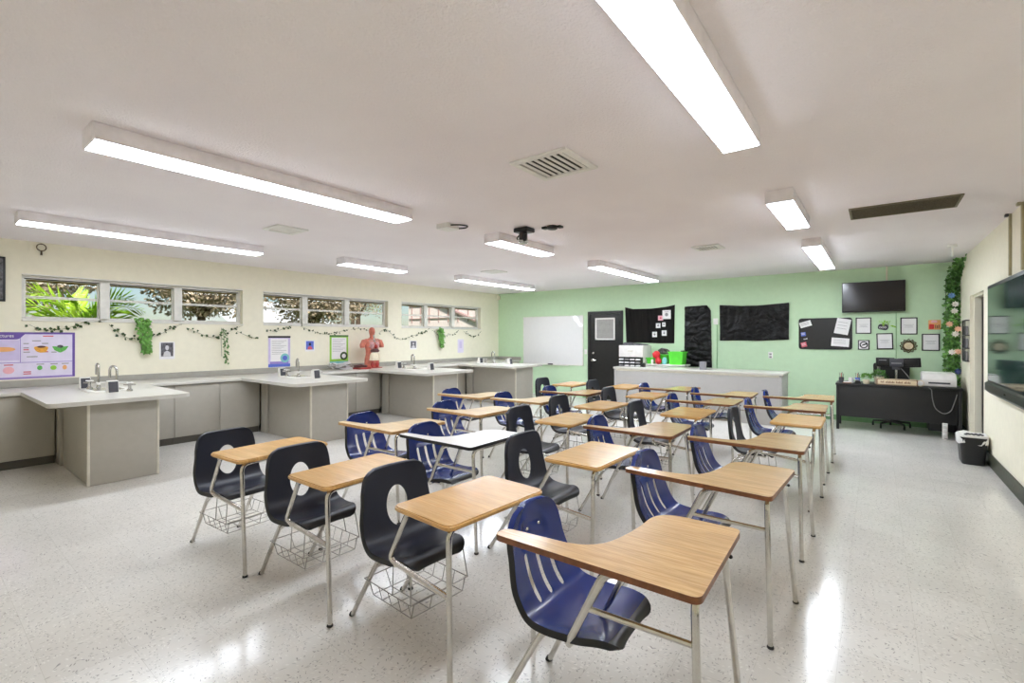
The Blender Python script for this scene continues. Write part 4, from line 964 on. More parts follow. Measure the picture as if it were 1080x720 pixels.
bm = nb(); prism(bm, round_poly([(-.03, .62), (.43, .62), (.45, 1.08), (-.05, 1.08)], .05), 10.44, 10.51, 'y'); obj('backrest', bm, M['black'], oc)
bm = nb(); tube(bm, [(.2, 10.3, .47), (.2, 10.53, .5), (.2, 10.53, .8)], .025, 8, fil=.06); obj('back_bar', bm, M['black'], oc)
TT = DT+.0005
t = thing('twin_monitor_stand', 'pair of black monitors seen from behind on a silver post', 'monitor', (.25, 9.9, TT))
bm = nb(); prism(bm, round_poly([(.13, 9.82), (.37, 9.82), (.37, 10.0), (.13, 10.0)], .05), TT, TT+.012); obj('foot', bm, M['black'], t)
bm = nb(); cyl(bm, (.25, 9.9, TT+.012), (.25, 9.9, TT+.36), .016, 12); obj('post', bm, M['steel'], t)
bm = nb(); box(bm, (.17, 9.86, 1.05), (.34, 9.92, 1.18), .008); box(bm, (.2, 9.875, 1.0), (.3, 9.915, 1.05), .004); obj('bracket', bm, M['dkgrey'], t)
for (x0, x1, r) in ((-.01, .235, .0), (.27, .56, -.06)):
    bm = nb(); box(bm, (x0, 9.93, 1.05 if x0 < 0 else 1.04), (x1, 9.965, 1.19), .008); box(bm, (x0+.03, 9.92, 1.07), (x1-.03, 9.931, 1.17), .004)
    bmesh.ops.rotate(bm, cent=((x0+x1)/2, 9.95, 1.12), matrix=Matrix.Rotation(r, 3, 'Y'), verts=bm.verts)
    mo = obj('monitor_back', bm, M['black'], t)
obj('pale_strip', bx((.03, 9.9185, 1.145), (.13, 9.9195, 1.155)), M['paperline'], t, smooth=False)
obj('bracket_slot', bx((.19, 9.858, 1.10), (.32, 9.8595, 1.112)), M['paperline'], t, smooth=False)
bm = nb(); tube(bm, [(.31, 9.9, 1.03), (.40, 9.86, .9), (.46, 9.8, TT+.004)], .005, 6); obj('cable', bm, M['cord'], t)
t = thing('printer', 'low white printer at the right end of the black desk', 'printer', (.76, 9.86, TT))
bm = nb(); prism(bm, round_poly([(9.66, TT+.005), (10.1, TT+.005), (10.1, TT+.2), (9.76, TT+.2), (9.66, TT+.12)], .02), .56, .95, 'x'); obj('body', bm, M['boxwhite'], t)
obj('lid', bx((.57, 9.78, TT+.2005), (.94, 10.09, TT+.215), .004), M['whitemetal'], t); obj('output_slot', bx((.63, 9.6575, TT+.05), (.88, 9.6595, TT+.075)), M['dkgrey'], t, smooth=False)
t = thing('wooden_name_sign', 'long cream sign block with a brown frame on the front of the desk', 'sign', (.245, 9.64, TT))
obj('block', bx((.0, 9.61, TT), (.5, 9.66, TT+.1), .004), M['creamsign'], t)
bm = nb()
for q in ((0, .004, .5, .012), (0, .088, .5, .096), (0, .012, .01, .088), (.49, .012, .5, .088)): box(bm, (q[0], 9.6065, TT+q[1]), (q[2], 9.6095, TT+q[3]))
obj('frame', bm, M['brownframe'], t, smooth=False)
bm = nb(); x = .05
for k, l in enumerate((.05, .12, .08, .09)):
    n = int(l/.016)
    for j in range(n): box(bm, (x, 9.608, TT+.035), (x+.010, 9.6095, TT+.065-.008*((j+k) % 2))); x += .016
    x += .018
obj('faded_lettering', bm, M['brownframe'], t, smooth=False)
def pot(name, lab, x, y, r, h, m, n, size, spread, lm, up=.4, grp=None):
    t = thing(name, lab, 'plant', (x, y, TT), grp)
    bm = nb(); lathe(bm, (x, y, TT), [(r*.75, 0), (r*.8, .004), (r, h), (r*.88, h), (r*.8, h-.012)], 18); obj('pot', bm, m, t)
    bm = nb()
    for k in range(n):
        v = Vector((random.uniform(-1, 1), random.uniform(-1, 1), random.uniform(-.2, 1))); v.normalize()
        leaf(bm, (x+v.x*spread*.75, y+v.y*spread*.75, TT+h+spread*.45+v.z*spread*.7), v+Vector((0, 0, up)), size*random.uniform(.7, 1.2), .5)
    obj('foliage', bm, lm, t, smooth=False); return t
pot('clipped_plant', 'round clipped green plant in a pale pot on the desk', -.135, 9.66, .05, .07, M['terracream'], 220, .03, .075, M['leaf2'])
f = pot('potted_fern', 'spreading fern in a cream pot left of the monitors', .03, 9.78, .07, .12, M['terracream'], 60, .05, .08, M['leaf3'])
bm = nb()
for k in range(13):
    a = 2*PI*k/13; L = .14 if k % 2 else .10
    pts = [Vector((.03+math.cos(a)*L*s, 9.78+math.sin(a)*L*s*.8, TT+.14+.19*s-.22*s*s)) for s in [j/7 for j in range(8)]]; tube(bm, pts, .002, 4)
    for p, q in zip(pts, pts[1:]):
        tt = (q-p).normalized(); sd = tt.cross(Vector((0, 0, 1)))
        for sg in (-1, 1): leaf(bm, p.lerp(q, .5), sd*sg+tt*.6, .04, .35, 0, (0, 0, 1))
obj('fronds', bm, M['leaf3'], f, smooth=False)
bm = nb(); lathe(bm, (.03, 10.02, TT), [(.03, 0), (.04, .02), (.035, .18), (.02, .22), (.022, .26), (.028, .27)], 14)
v_ = thing('slim_vase', 'slim grey vase with a dried sprig behind the fern', 'vase', (.03, 10.02, TT)); obj('vase', bm, M['paperline'], v_)
bm = nb()
for k in range(14): leaf(bm, (.03+random.uniform(-.02, .02), 10.02, TT+.27+random.uniform(0, .12)), (random.uniform(-1, 1), random.uniform(-1, 1), 1), .04, .5)
tube(bm, [(.03, 10.02, TT+.24), (.035, 10.02, TT+.38)], .003, 5); obj('sprig', bm, M['bark'], v_, smooth=False)
for k, (x, y, m, lab) in enumerate(((-.47, 9.7, 'dkgrey', 'dark pencil cup at the left corner of the black desk'), (-.34, 9.72, 'white', 'white mug second from the left corner of the black desk'), (-.25, 9.74, 'blueprint', 'blue-grey pen cup beside the clipped plant'))):
    t = thing(('pencil_cup', 'mug', 'pen_cup')[k], lab, 'cup', (x, y, TT)); bm = nb(); lathe(bm, (x, y, TT), [(.032, 0), (.035, .004), (.036, .09), (.031, .09), (.03, .012)], 16); obj('cup', bm, M[m], t)
    if k == 1:
        bm = nb(); tube(bm, [(x+.034, y, TT+.075), (x+.062, y, TT+.06), (x+.06, y, TT+.03), (x+.034, y, TT+.02)], .006, 8, fil=.02); obj('handle', bm, M[m], t)
    else:
        for j in range(4):
            bm = nb(); tube(bm, [(x+.012*math.cos(j*1.7), y+.012*math.sin(j*1.7), TT+.015), (x+.03*math.cos(j*1.7), y+.03*math.sin(j*1.7), TT+.15+.01*j)], .0035, 6); obj('pencil', bm, M[('bronze', 'redplastic', 'steel', 'black')[j]], t)
t = thing('tape_dispenser', 'low black tape dispenser in front of the pen cup on the black desk', 'dispenser', (-.235, 9.61, TT)); bm = nb(); prism(bm, round_poly([(-.29, TT), (-.2, TT), (-.2, TT+.02), (-.225, TT+.055), (-.28, TT+.05)], .012), 9.585, 9.625, 'y'); obj('body', bm, M['black'], t)
bm = nb(); lathe(bm, (-.25, 9.605, TT+.045), [(.022, -.012), (.03, -.012), (.03, .012), (.022, .012)], 16, axis='y'); obj('tape_roll', bm, M['paperline'], t)
t = thing('small_tray', 'flat reddish tray under the mug on the left of the black desk', 'tray', (-.40, 9.66, TT)); obj('tray', bx((-.45, 9.60, TT), (-.33, 9.665, TT+.012), .003), M['brownframe'], t); obj('cards', bx((-.44, 9.61, TT+.0122), (-.35, 9.655, TT+.03), .002), M['paper'], t)
t = thing('desk_clock', 'small round cream clock between the sign and the printer', 'clock', (.53, 9.66, TT)); bm = nb(); prism(bm, disc_poly(.535, TT+.05, .045, .05), 9.63, 9.665, 'y'); obj('case', bm, M['creamsign'], t); bm = nb(); prism(bm, disc_poly(.535, TT+.05, .036, .04), 9.6285, 9.6298, 'y'); obj('dial', bm, M['paper'], t)
t = thing('power_strip', 'pale power strip and plugs hanging below the right end of the black desk', 'power strip', (.80, 9.62, .0)); obj('strip', bx((.78, 9.55, .0), (.84, 9.575, .24), .006), M['boxwhite'], t)
for z in (.06, .12, .18): obj('plug', bx((.785, 9.525, z), (.83, 9.5495, z+.035), .006), M['whitemetal'], t)
bm = nb(); tube(bm, [(.8, 9.53, .02), (.86, 9.5, .008), (.93, 9.53, .008), (.95, 9.6, .008)], .005, 6); obj('cord', bm, M['cord'], t)

# ivy column in the right back corner
t = thing('ivy_column', 'thick ivy column hung floor-high with flowers in the right back corner', 'plant', (.97, 10.45, .55))
bs, bl, b2 = nb(), nb(), nb()
for k in range(7):
    x = .90+.022*k; tube(bs, [(x, 10.5-.05*(k % 3), 2.5), (x+.02*math.sin(k), 10.48, 1.7), (x-.015*math.cos(k*2), 10.5, .62+.1*(k % 3))], .004, 5)
for k in range(1000):
    s = random.random(); z = 2.745-2.1*s**1.08
    spread = .055+.04*min(1, s*3)
    x = .975+random.gauss(0, spread*.6); y = 10.46+random.uniform(-.08, .08)
    if s < .14: y -= (1-s/.14)*random.uniform(0, .8); x = min(1.05, x+.05)
    x = min(1.055, max(.895, x))
    leaf(bl if random.random() < .55+.3*(s < .25) else b2, (x, y, z), (random.uniform(-1, 1), random.uniform(-1, .1), random.uniform(-1, .3)), random.uniform(.05, .085), .8, 0, (random.uniform(-.5, .3), -1, .3))
obj('vines', bs, M['stem'], t); obj('dark_leaves', bl, M['leaf3'], t, smooth=False); obj('fresh_leaves', b2, M['leaf2'], t, smooth=False)
for (x, z, m) in ((.955, 2.2, 'petalblue'), (1.0, 2.06, 'petalwhite'), (.93, 1.74, 'petalpeach'), (1.0, 1.58, 'petalwhite'), (1.03, 1.66, 'petalpeach'), (.96, 1.29, 'petalwhite'), (1.03, 1.30, 'petalpeach'), (1.03, .98, 'petaldark'), (.99, 1.95, 'petalwhite')):
    bm = nb()
    for j in range(8):
        a = 2*PI*j/8; leaf(bm, (x, 10.36, z), (math.cos(a), -.35, math.sin(a)), .055, .7, 0, (0, -1, 0))
    ball(bm, (x, 10.35, z), .016, seg=8); obj('flower', bm, M[m], t, smooth=False)
t = thing('wire_letter_rack', 'tall black wire letter rack on the right wall before the ivy', 'rack', (XR-.03, 9.62, 1.15))
bm = nb()
for z in (1.17, 1.36, 1.55, 1.77): box(bm, (XR-.05, 9.50, z), (XR-.001, 9.80, z+.012))
for y in (9.50, 9.60, 9.70, 9.79): box(bm, (XR-.05, y, 1.17), (XR-.042, y+.01, 1.78))
obj('wires', bm, M['black'], t, smooth=False)
for z in (1.2, 1.39, 1.57): obj('papers', bx((XR-.035, 9.53, z-.016), (XR-.012, 9.77, z+.12)), M['paperline'], t, smooth=False)

# ------------------------------------------------------------------ right wall: display, conduits, waste bin
t = thing('interactive_display', 'large black-framed glass display tinted with a painted green reflection on the right wall', 'display', (XR-.05, 6.4, .88))
y0, y1, z0, z1 = 5.35, 7.46, .935, 2.10
obj('housing', bx((XR-.085, y0, z0), (XR-.03, y1, z1), .008), M['black'], t)
obj('wall_plate', bx((XR-.03, 5.9, 1.2), (XR-.002, 6.9, 1.9), .003), M['black'], t)
obj('glass', bx((XR-.0885, y0+.045, z0+.12), (XR-.0855, y1-.045, z1-.04)), M['boardglass'], t, smooth=False)
bm = nb(); prism(bm, [(XR-.085, z0+.1), (XR-.11, z0+.085), (XR-.11, z0+.01), (XR-.07, z0-.03), (XR-.04, z0-.03), (XR-.04, z0+.1)], y0+.01, y1-.01, 'y'); obj('pen_tray', bm, mat('charcoal_tray', (44, 46, 42), .35), t, smooth=False)
obj('logo_badge', bx((XR-.1125, 6.35, z0+.04), (XR-.1105, 6.42, z0+.055)), M['steel'], t, smooth=False)
for k, (y, lab) in enumerate(((6.80, 'painted conduit dropping from the ceiling to the glass display'), (6.28, 'painted conduit on the right wall at the picture edge, nearest the camera'))):
    t = thing('surface_conduit', lab, 'conduit', (XR-.012, y, 2.1), 'conduits on the right wall'); obj('raceway', bx((XR-.022, y-.018, 2.145), (XR, y+.018, CH-.002), .003), M['conduit'], t)
    obj('ceiling_foot', bx((XR-.05, y-.03, CH-.03), (XR-.023, y+.03, CH-.002), .004), M['dkgrey' if k == 0 else 'conduit'], t)
t = thing('waste_bin', 'black waste bin with a white liner against the right wall', 'bin', (.9, 7.96, 0))
def rr_poly(cx_, cy_, wx, wy, r): return round_poly([(cx_-wx, cy_-wy), (cx_+wx, cy_-wy), (cx_+wx, cy_+wy), (cx_-wx, cy_+wy)], r, 6)
def loft(bm, rings, cap0=True, cap1=False):
    R = [[bm.verts.new((*p, z)) for p in poly] for poly, z in rings]
    for a, b in zip(R, R[1:]):
        n = len(a)
        for j in range(n): bm.faces.new((a[j], a[(j+1) % n], b[(j+1) % n], b[j]))
    if cap0: bm.faces.new(R[0][::-1])
    if cap1: bm.faces.new(R[-1])
bcx, bcy = .918, 7.98
bm = nb(); loft(bm, [(rr_poly(bcx, bcy, .098, .14, .05), 0), (rr_poly(bcx, bcy, .104, .15, .05), .02), (rr_poly(bcx, bcy, .126, .185, .06), .33), (rr_poly(bcx, bcy, .12, .178, .06), .33), (rr_poly(bcx, bcy, .098, .14, .05), .03)], True, True); obj('tub', bm, M['black'], t)
bm = nb(); rings = []
for s, z, jit in ((.131, .245, .003), (.135, .29, .003), (.133, .345, .003), (.124, .352, .002), (.11, .34, .004), (.09, .33, .008)):
    P = rr_poly(bcx, bcy, s, s+.045, .07); rings.append(([(x+random.uniform(-jit, jit), y+random.uniform(-jit, jit)) for x, y in P], z))
loft(bm, rings, False, True)
for v in bm.verts:
    if v.co.z < .3: v.co.z += .03*noise.noise((v.co.x*9, v.co.y*9, 2))
    if .33 < v.co.z: v.co.z += .02*noise.noise((v.co.x*12, v.co.y*12, 5))
obj('liner', bm, M['bag'], t)
bm = nb()
for k in range(9): ball(bm, (bcx-.06+.018*k, bcy-.07+.012*(k % 3), .352+.008*(k % 2)), .016, (1.2, 1.0, .6), seg=8)
obj('dark_scraps', bm, M['dkgrey'], t)

# ------------------------------------------------------------------ ceiling
C2 = CH-.001
def fixture(x0, x1, y0, y1, lab, lamp='diffuser'):
    t = thing('ceiling_light', lab, 'light', ((x0+x1)/2, (y0+y1)/2, CH), 'fluorescent ceiling lights')
    obj('housing', bx((x0, y0+.006, 2.666), (x1, y1-.006, C2), .004), M['fixture'], t)
    bm = nb()
    prism(bm, round_poly([(x0+.003, 2.6655), (x0+.008, 2.656), (x1-.008, 2.656), (x1-.003, 2.6655)], .003), y0+.014, y1-.014, 'y'); obj('diffuser', bm, M[lamp], t)
    for a, b in ((y0, y0+.013), (y1-.013, y1)): obj('end_cap', bx((x0-.002, a, 2.656), (x1+.002, b, C2), .003), M['fixture'], t)
fixture(-.75, -.545, .66, 3.10, 'long ceiling light nearest overhead, at the top right of the picture', 'diffuser_near')
fixture(-.75, -.545, 4.49, 5.71, 'short ceiling light beside the dark return grille')
fixture(-.75, -.545, 6.95, 9.39, 'long ceiling light in front of the wall television', 'diffuser_far')
fixture(-3.78, -3.545, .67, 3.02, 'long ceiling light upper left, nearer of the two big left ones', 'diffuser_near')
fixture(-3.74, -3.51, 4.30, 5.50, 'short ceiling light behind the black projector mount')
fixture(-3.72, -3.50, 6.83, 9.40, 'long ceiling light before the black door', 'diffuser_far')
fixture(-6.83, -6.60, .70, 3.03, 'long ceiling light running above the left window')
fixture(-6.68, -6.46, 4.17, 5.40, 'short ceiling light above the middle window')
fixture(-6.68, -6.46, 6.77, 9.27, 'long ceiling light ending in the left back corner', 'diffuser_far')

def diffuser(x, y, w, lab, slats=7):
    t = thing('ceiling_vent', lab, 'vent', (x, y, CH), 'ceiling air vents')
    bm = nb(); f = .05; h = w/2
    for q in ((-h, -h, h, -h+f), (-h, h-f, h, h), (-h, -h+f, -h+f, h-f), (h-f, -h+f, h, h-f)): box(bm, (x+q[0], y+q[1], C2-.018), (x+q[2], y+q[3], C2), .005)
    obj('frame', bm, M['whitemetal'], t)
    obj('backing', bx((x-h+f, y-h+f, C2-.004), (x+h-f, y+h-f, C2)), M['ventdark'], t, smooth=False)
    n = slats; s = (w-2*f)/n
    for k in range(n):
        bm = nb(); a = x-h+f+k*s; prism(bm, [(a+s*.30, C2-.012), (a+s*.34, C2-.014), (a+s*.70, C2-.0075), (a+s*.68, C2-.005)], y-h+f, y+h-f, 'y'); obj('slat', bm, M['whitemetal'], t, smooth=False)
diffuser(-1.825, 2.86, .46, 'square louvred ceiling vent nearest the camera, centre of the ceiling')
diffuser(-5.36, 2.70, .36, 'square ceiling vent on the left side, between the two big left lights')
diffuser(-1.83, 6.78, .36, 'square ceiling vent between the short light and the television')
diffuser(-5.70, 6.83, .36, 'square ceiling vent far back on the left, before the whiteboard')
t = thing('return_grille', 'long dark dusty return air grille in the ceiling, upper right', 'grille', (.19, 5.83, CH))
bm = nb(); f = .018
for q in ((-.215, 5.59, .60, 5.61), (-.215, 6.07, .60, 6.09), (-.215, 5.61, -.195, 6.07), (.58, 5.61, .60, 6.07)): box(bm, (q[0], q[1], C2-.012), (q[2], q[3], C2), .003)
obj('frame', bm, mat('grimy_frame', (120, 112, 92), .7), t)
bm = nb(); box(bm, (-.195, 5.61, C2-.003), (.58, 6.07, C2))
for k in range(22): box(bm, (-.195, 5.62+k*.0205, C2-.011), (.58, 5.628+k*.0205, C2-.003))
obj('filter_bars', bm, M['ceilgrille'], t, smooth=False)
t = thing('smoke_detector', 'small white ceiling sensor box with a dark cable loop', 'sensor', (-3.73, 3.72, CH))
bm = nb(); prism(bm, round_poly([(-3.83, 3.6), (-3.65, 3.6), (-3.65, 3.78), (-3.83, 3.78)], .02), C2-.05, C2); obj('case', bm, M['whitemetal'], t)
bm = nb(); tube(bm, [(-3.84, 3.84, C2-.006), (-3.66, 3.9, C2-.008), (-3.56, 3.83, C2-.012), (-3.58, 3.7, C2-.02), (-3.645, 3.64, C2-.025)], .008, 6, fil=.05); obj('cable', bm, M['black'], t)
t = thing('projector_mount', 'black projector mount hanging from the ceiling before the short light', 'mount', (-3.18, 4.33, CH))
bm = nb(); box(bm, (-3.27, 4.26, C2-.05), (-3.08, 4.42, C2), .01); obj('ceiling_plate', bm, M['black'], t)
bm = nb(); cyl(bm, (-3.18, 4.33, C2-.14), (-3.18, 4.33, C2-.05), .05, 14); cyl(bm, (-3.13, 4.29, C2-.15), (-3.11, 4.28, C2-.08), .02, 10); obj('pole', bm, M['black'], t)
bm = nb(); tube(bm, [(-3.22, 4.33, C2-.06), (-3.27, 4.32, C2-.11), (-3.22, 4.33, C2-.145)], .008, 8, fil=.03); obj('cable_loop', bm, M['black'], t)
bm = nb(); lathe(bm, (-3.18, 4.33, C2-.17), [(.045, 0), (.055, .005), (.055, .03)], 16); obj('ball_joint', bm, M['steel'], t)
t = thing('ceiling_bracket', 'flat black winged bracket on the ceiling beside the projector mount', 'bracket', (-2.86, 4.44, CH))
bm = nb(); lathe(bm, (-2.86, 4.44, C2-.04), [(.045, 0), (.06, .01), (.06, .04)], 16); obj('hub', bm, M['black'], t)
for s in (-1, 1): obj('wing', bx((-2.86+.055*s, 4.41+.02*s, C2-.028), (-2.86+.11*s, 4.48+.02*s, C2-.004), .004), M['black'], t)
t = thing('hanging_sensor', 'short white hanging fitting near the ivy corner', 'sensor', (.80, 8.6, CH-.1)); bm = nb(); lathe(bm, (.80, 8.6, C2-.03), [(.05, 0), (.05, .03)], 14); obj('rose', bm, M['white'], t)
bm = nb(); cyl(bm, (.80, 8.6, C2-.16), (.80, 8.6, C2-.03), .014, 10); obj('stem', bm, M['white'], t)

# ------------------------------------------------------------------ student desks (chair and writing top in one frame)
O = Vector((-.45, .30, 0))           # local: front right corner of the writing top is (0,0); the sitter looks along +x
def smooth_profile(pts, n):
    P = [Vector((p[0], 0, p[1])) for p in pts]; out = []
    for i in range(len(P)-1):
        a, b, c, d = P[max(i-1, 0)], P[i], P[i+1], P[min(i+2, len(P)-1)]
        for j in range(n):
            t = j/n; out.append(.5*((2*b)+(-a+c)*t+(2*a-5*b+4*c-d)*t*t+(-a+3*b-3*c+d)*t**3))
    out.append(P[-1]); return out

def shell_mesh(prof, W, yc, rc_top, rc_front, dish, hump=False):
    """moulded one-piece seat and back: dished grid, turned-down rim, wall thickness"""
    raw = smooth_profile(prof, 14)
    L = [0]
    for a, b in zip(raw, raw[1:]): L.append(L[-1]+(b-a).length)
    T = L[-1]
    def at(s):
        s = max(0, min(T, s))
        for i in range(len(L)-1):
            if s <= L[i+1]: return raw[i].lerp(raw[i+1], (s-L[i])/max(1e-9, L[i+1]-L[i]))
        return raw[-1]
    nu = 26
    ss = [rc_top*(1-math.cos(PI/2*k/6)) for k in range(7)]
    m = 40; ss += [rc_top+(T-rc_top-rc_front)*k/m for k in range(1, m+1)]
    ss += [T-rc_front+rc_front*math.sin(PI/2*k/6) for k in range(1, 7)]
    bm = nb(); g = []; nrm = []
    for s in ss:
        p = at(s); t = (at(s+.004)-at(s-.004)).normalized(); n = Vector((-t.z, 0, t.x))   # towards the sitter
        if n.x < 0 and abs(n.x) > abs(n.z): n = -n
        elif n.z < 0 and abs(n.z) >= abs(n.x): n = -n
        k = s/T; i = min(int(k*(len(W)-1)), len(W)-2); f = k*(len(W)-1)-i; f = f*f*(3-2*f); w = W[i]*(1-f)+W[i+1]*f
        if s < rc_top: w -= rc_top*(1-math.sqrt(max(0, 1-((rc_top-s)/rc_top)**2)))
        if s > T-rc_front: w -= rc_front*(1-math.sqrt(max(0, 1-((s-T+rc_front)/rc_front)**2)))
        row, rn = [], []
        for j in range(nu+1):
            u = -1+2*j/nu
            d = dish[0]*(1-k)*u*u+dish[1]*k*abs(u)**3
            if hump:
                q = (u*w/.105)**2+((s-.155)/.10)**2
                if s < .165: d -= .009*max(0, min(1, (1.0-q)*5))
            row.append(bm.verts.new(p+n*d+Vector((0, yc+u*w, 0)))); rn.append(n.copy())
        g.append(row); nrm.append(rn)
    for a, b in zip(g, g[1:]):
        for j in range(nu): bm.faces.new((a[j], b[j], b[j+1], a[j+1])).material_index = 1 if a is g[-6] or any(a is q for q in g[-6:]) else 0  # front lip rows painted black for their dark reflection
    # turned rim
    loop = [(0, j) for j in range(nu+1)]+[(i, nu) for i in range(1, len(ss))]+[(len(ss)-1, j) for j in range(nu-1, -1, -1)]+[(i, 0) for i in range(len(ss)-2, 0, -1)]
    ctr = [sum((g[i][j].co for i, j in loop), Vector())/len(loop)]
    prev = [g[i][j] for i, j in loop]
    for step, (out, down) in enumerate(((.004, .006), (.007, .024))):
        cur = []
        for (i, j) in loop:
            v = g[i][j].co; n = nrm[i][j]
            o = Vector((0, 0, 0))
            if j == nu: o += Vector((0, 1, 0))
            if j == 0: o -= Vector((0, 1, 0))
            if i == 0: o += (at(0)-at(.01)).normalized()
            if i == len(ss)-1: o += (at(T)-at(T-.01)).normalized()
            cur.append(bm.verts.new(v+o*out-n*down))
        m_ = len(loop)
        for k in range(m_):
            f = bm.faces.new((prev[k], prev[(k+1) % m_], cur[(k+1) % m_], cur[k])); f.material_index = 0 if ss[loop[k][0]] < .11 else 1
        prev = cur
    bmesh.ops.recalc_face_normals(bm, faces=bm.faces)
    # orient: front of the back must look towards +x
    f0 = g[20][nu//2].link_faces[0]
    if f0.normal.dot(nrm[20][nu//2]) < 0: bmesh.ops.reverse_faces(bm, faces=bm.faces)
    bmesh.ops.solidify(bm, geom=bm.faces[:], thickness=.006)
    return bm

def stadium(cy, z0, z1, r, tilt=0.):
    pts = []
    for k in range(9): a = PI*k/8; pts.append((cy+r*math.cos(a)+tilt, z1-r+r*math.sin(a)))
    for k in range(9): a = PI+PI*k/8; pts.append((cy+r*math.cos(a), z0+r+r*math.sin(a)))
    return pts

def glide(parent, p):
    bm = nb(); x, y = p
    lathe(bm, (x, y, 0), [(.014, 0), (.017, .004), (.015, .012), (.010, .020)], 12); obj('glide', bm, M['rubber'], parent)
R_ = .0127
def leg_part(name, parent, pts, fil=.05, foot=True, r=R_):
    bm = nb(); tube(bm, pts, r, 10, fil=fil); o = obj(name, bm, M['chrome'], parent)
    if foot: glide(o, (pts[-1][0], pts[-1][1]))
    return o

# ---- kind A: blue slotted seat, L-shaped laminate top with a right arm
def make_slotted():
    t = thing('student_desk', 'x', 'desk', O)
    YC = .275
    prof = [(-.785, .812), (-.762, .69), (-.73, .575), (-.695, .498), (-.645, .450), (-.57, .438), (-.47, .443), (-.39, .455), (-.345, .457), (-.315, .447), (-.306, .430)]
    bm = shell_mesh(prof, [.165, .19, .213, .222, .212, .178], YC, .085, .055, (.03, .012), True)
    cut = nb()
    for k in (-1, 0, 1): prism(cut, stadium(YC+.088*k, .458, .632, .0145), -.95, -.60, 'x')
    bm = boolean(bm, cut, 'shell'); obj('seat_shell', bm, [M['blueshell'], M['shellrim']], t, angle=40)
    sh = kids(t)[0]
    for k in (-1, 1):
        bm = nb(); ball(bm, (-.763, YC+.045*k, .715), .0085, (.6, 1, 1), 10); obj('rivet', bm, M['rivet'], sh)
    # writing top
    out = round_poly([(0, 0), (0, .615), (-.335, .615), (-.335, .36), (-.40, .115), (-.76, .085), (-.775, .01)], [.035, .035, .16, .2, .2, .03, .04], 9)
    bm = nb(); prism(bm, out, .745, .768, 'z', 0, 1); obj('writing_top', bm, [M['oak'], M['oakedge']], t, smooth=False)
    leg_part('leg', t, [(-.03, .27, .732), (-.032, .06, .732), (-.022, .085, .0)])
    leg_part('leg', t, [(-.03, .27, .732), (-.032, .46, .732), (-.0, .62, .0)])
    leg_part('leg', t, [(-.42, .13, .415), (-.60, .115, .42), (-.83, .085, .0)], .07)
    leg_part('leg', t, [(-.42, .44, .415), (-.60, .455, .42), (-.81, .485, .0)], .07)
    bm = nb(); tube(bm, [(-.26, .075, .742), (-.335, .065, .715), (-.475, .07, .425)], R_+.003, 10, fil=.03); obj('arm_tube', bm, M['chrome'], t)
    bm = nb(); tube(bm, [(-.24, .235, .742), (-.30, .235, .715), (-.44, .25, .425)], .010, 8, fil=.03); obj('support_tube', bm, M['chrome'], t)
    bm = nb(); tube(bm, [(-.402, .068, .577), (-.030, .074, .580)], .0105, 8); obj('brace', bm, M['chrome'], t)
    bm = nb(); tube(bm, [(-.475, .07, .420), (-.475, .25, .412), (-.475, .44, .416)], R_, 8); tube(bm, [(-.58, .115, .424), (-.58, .455, .424)], R_*.8, 8); obj('seat_bracket', bm, M['chrome'], t)
    bm = nb(); ball(bm, (-.012, .475, .71), .008, seg=8); obj('bolt', bm, M['rubber'], t)
    return t

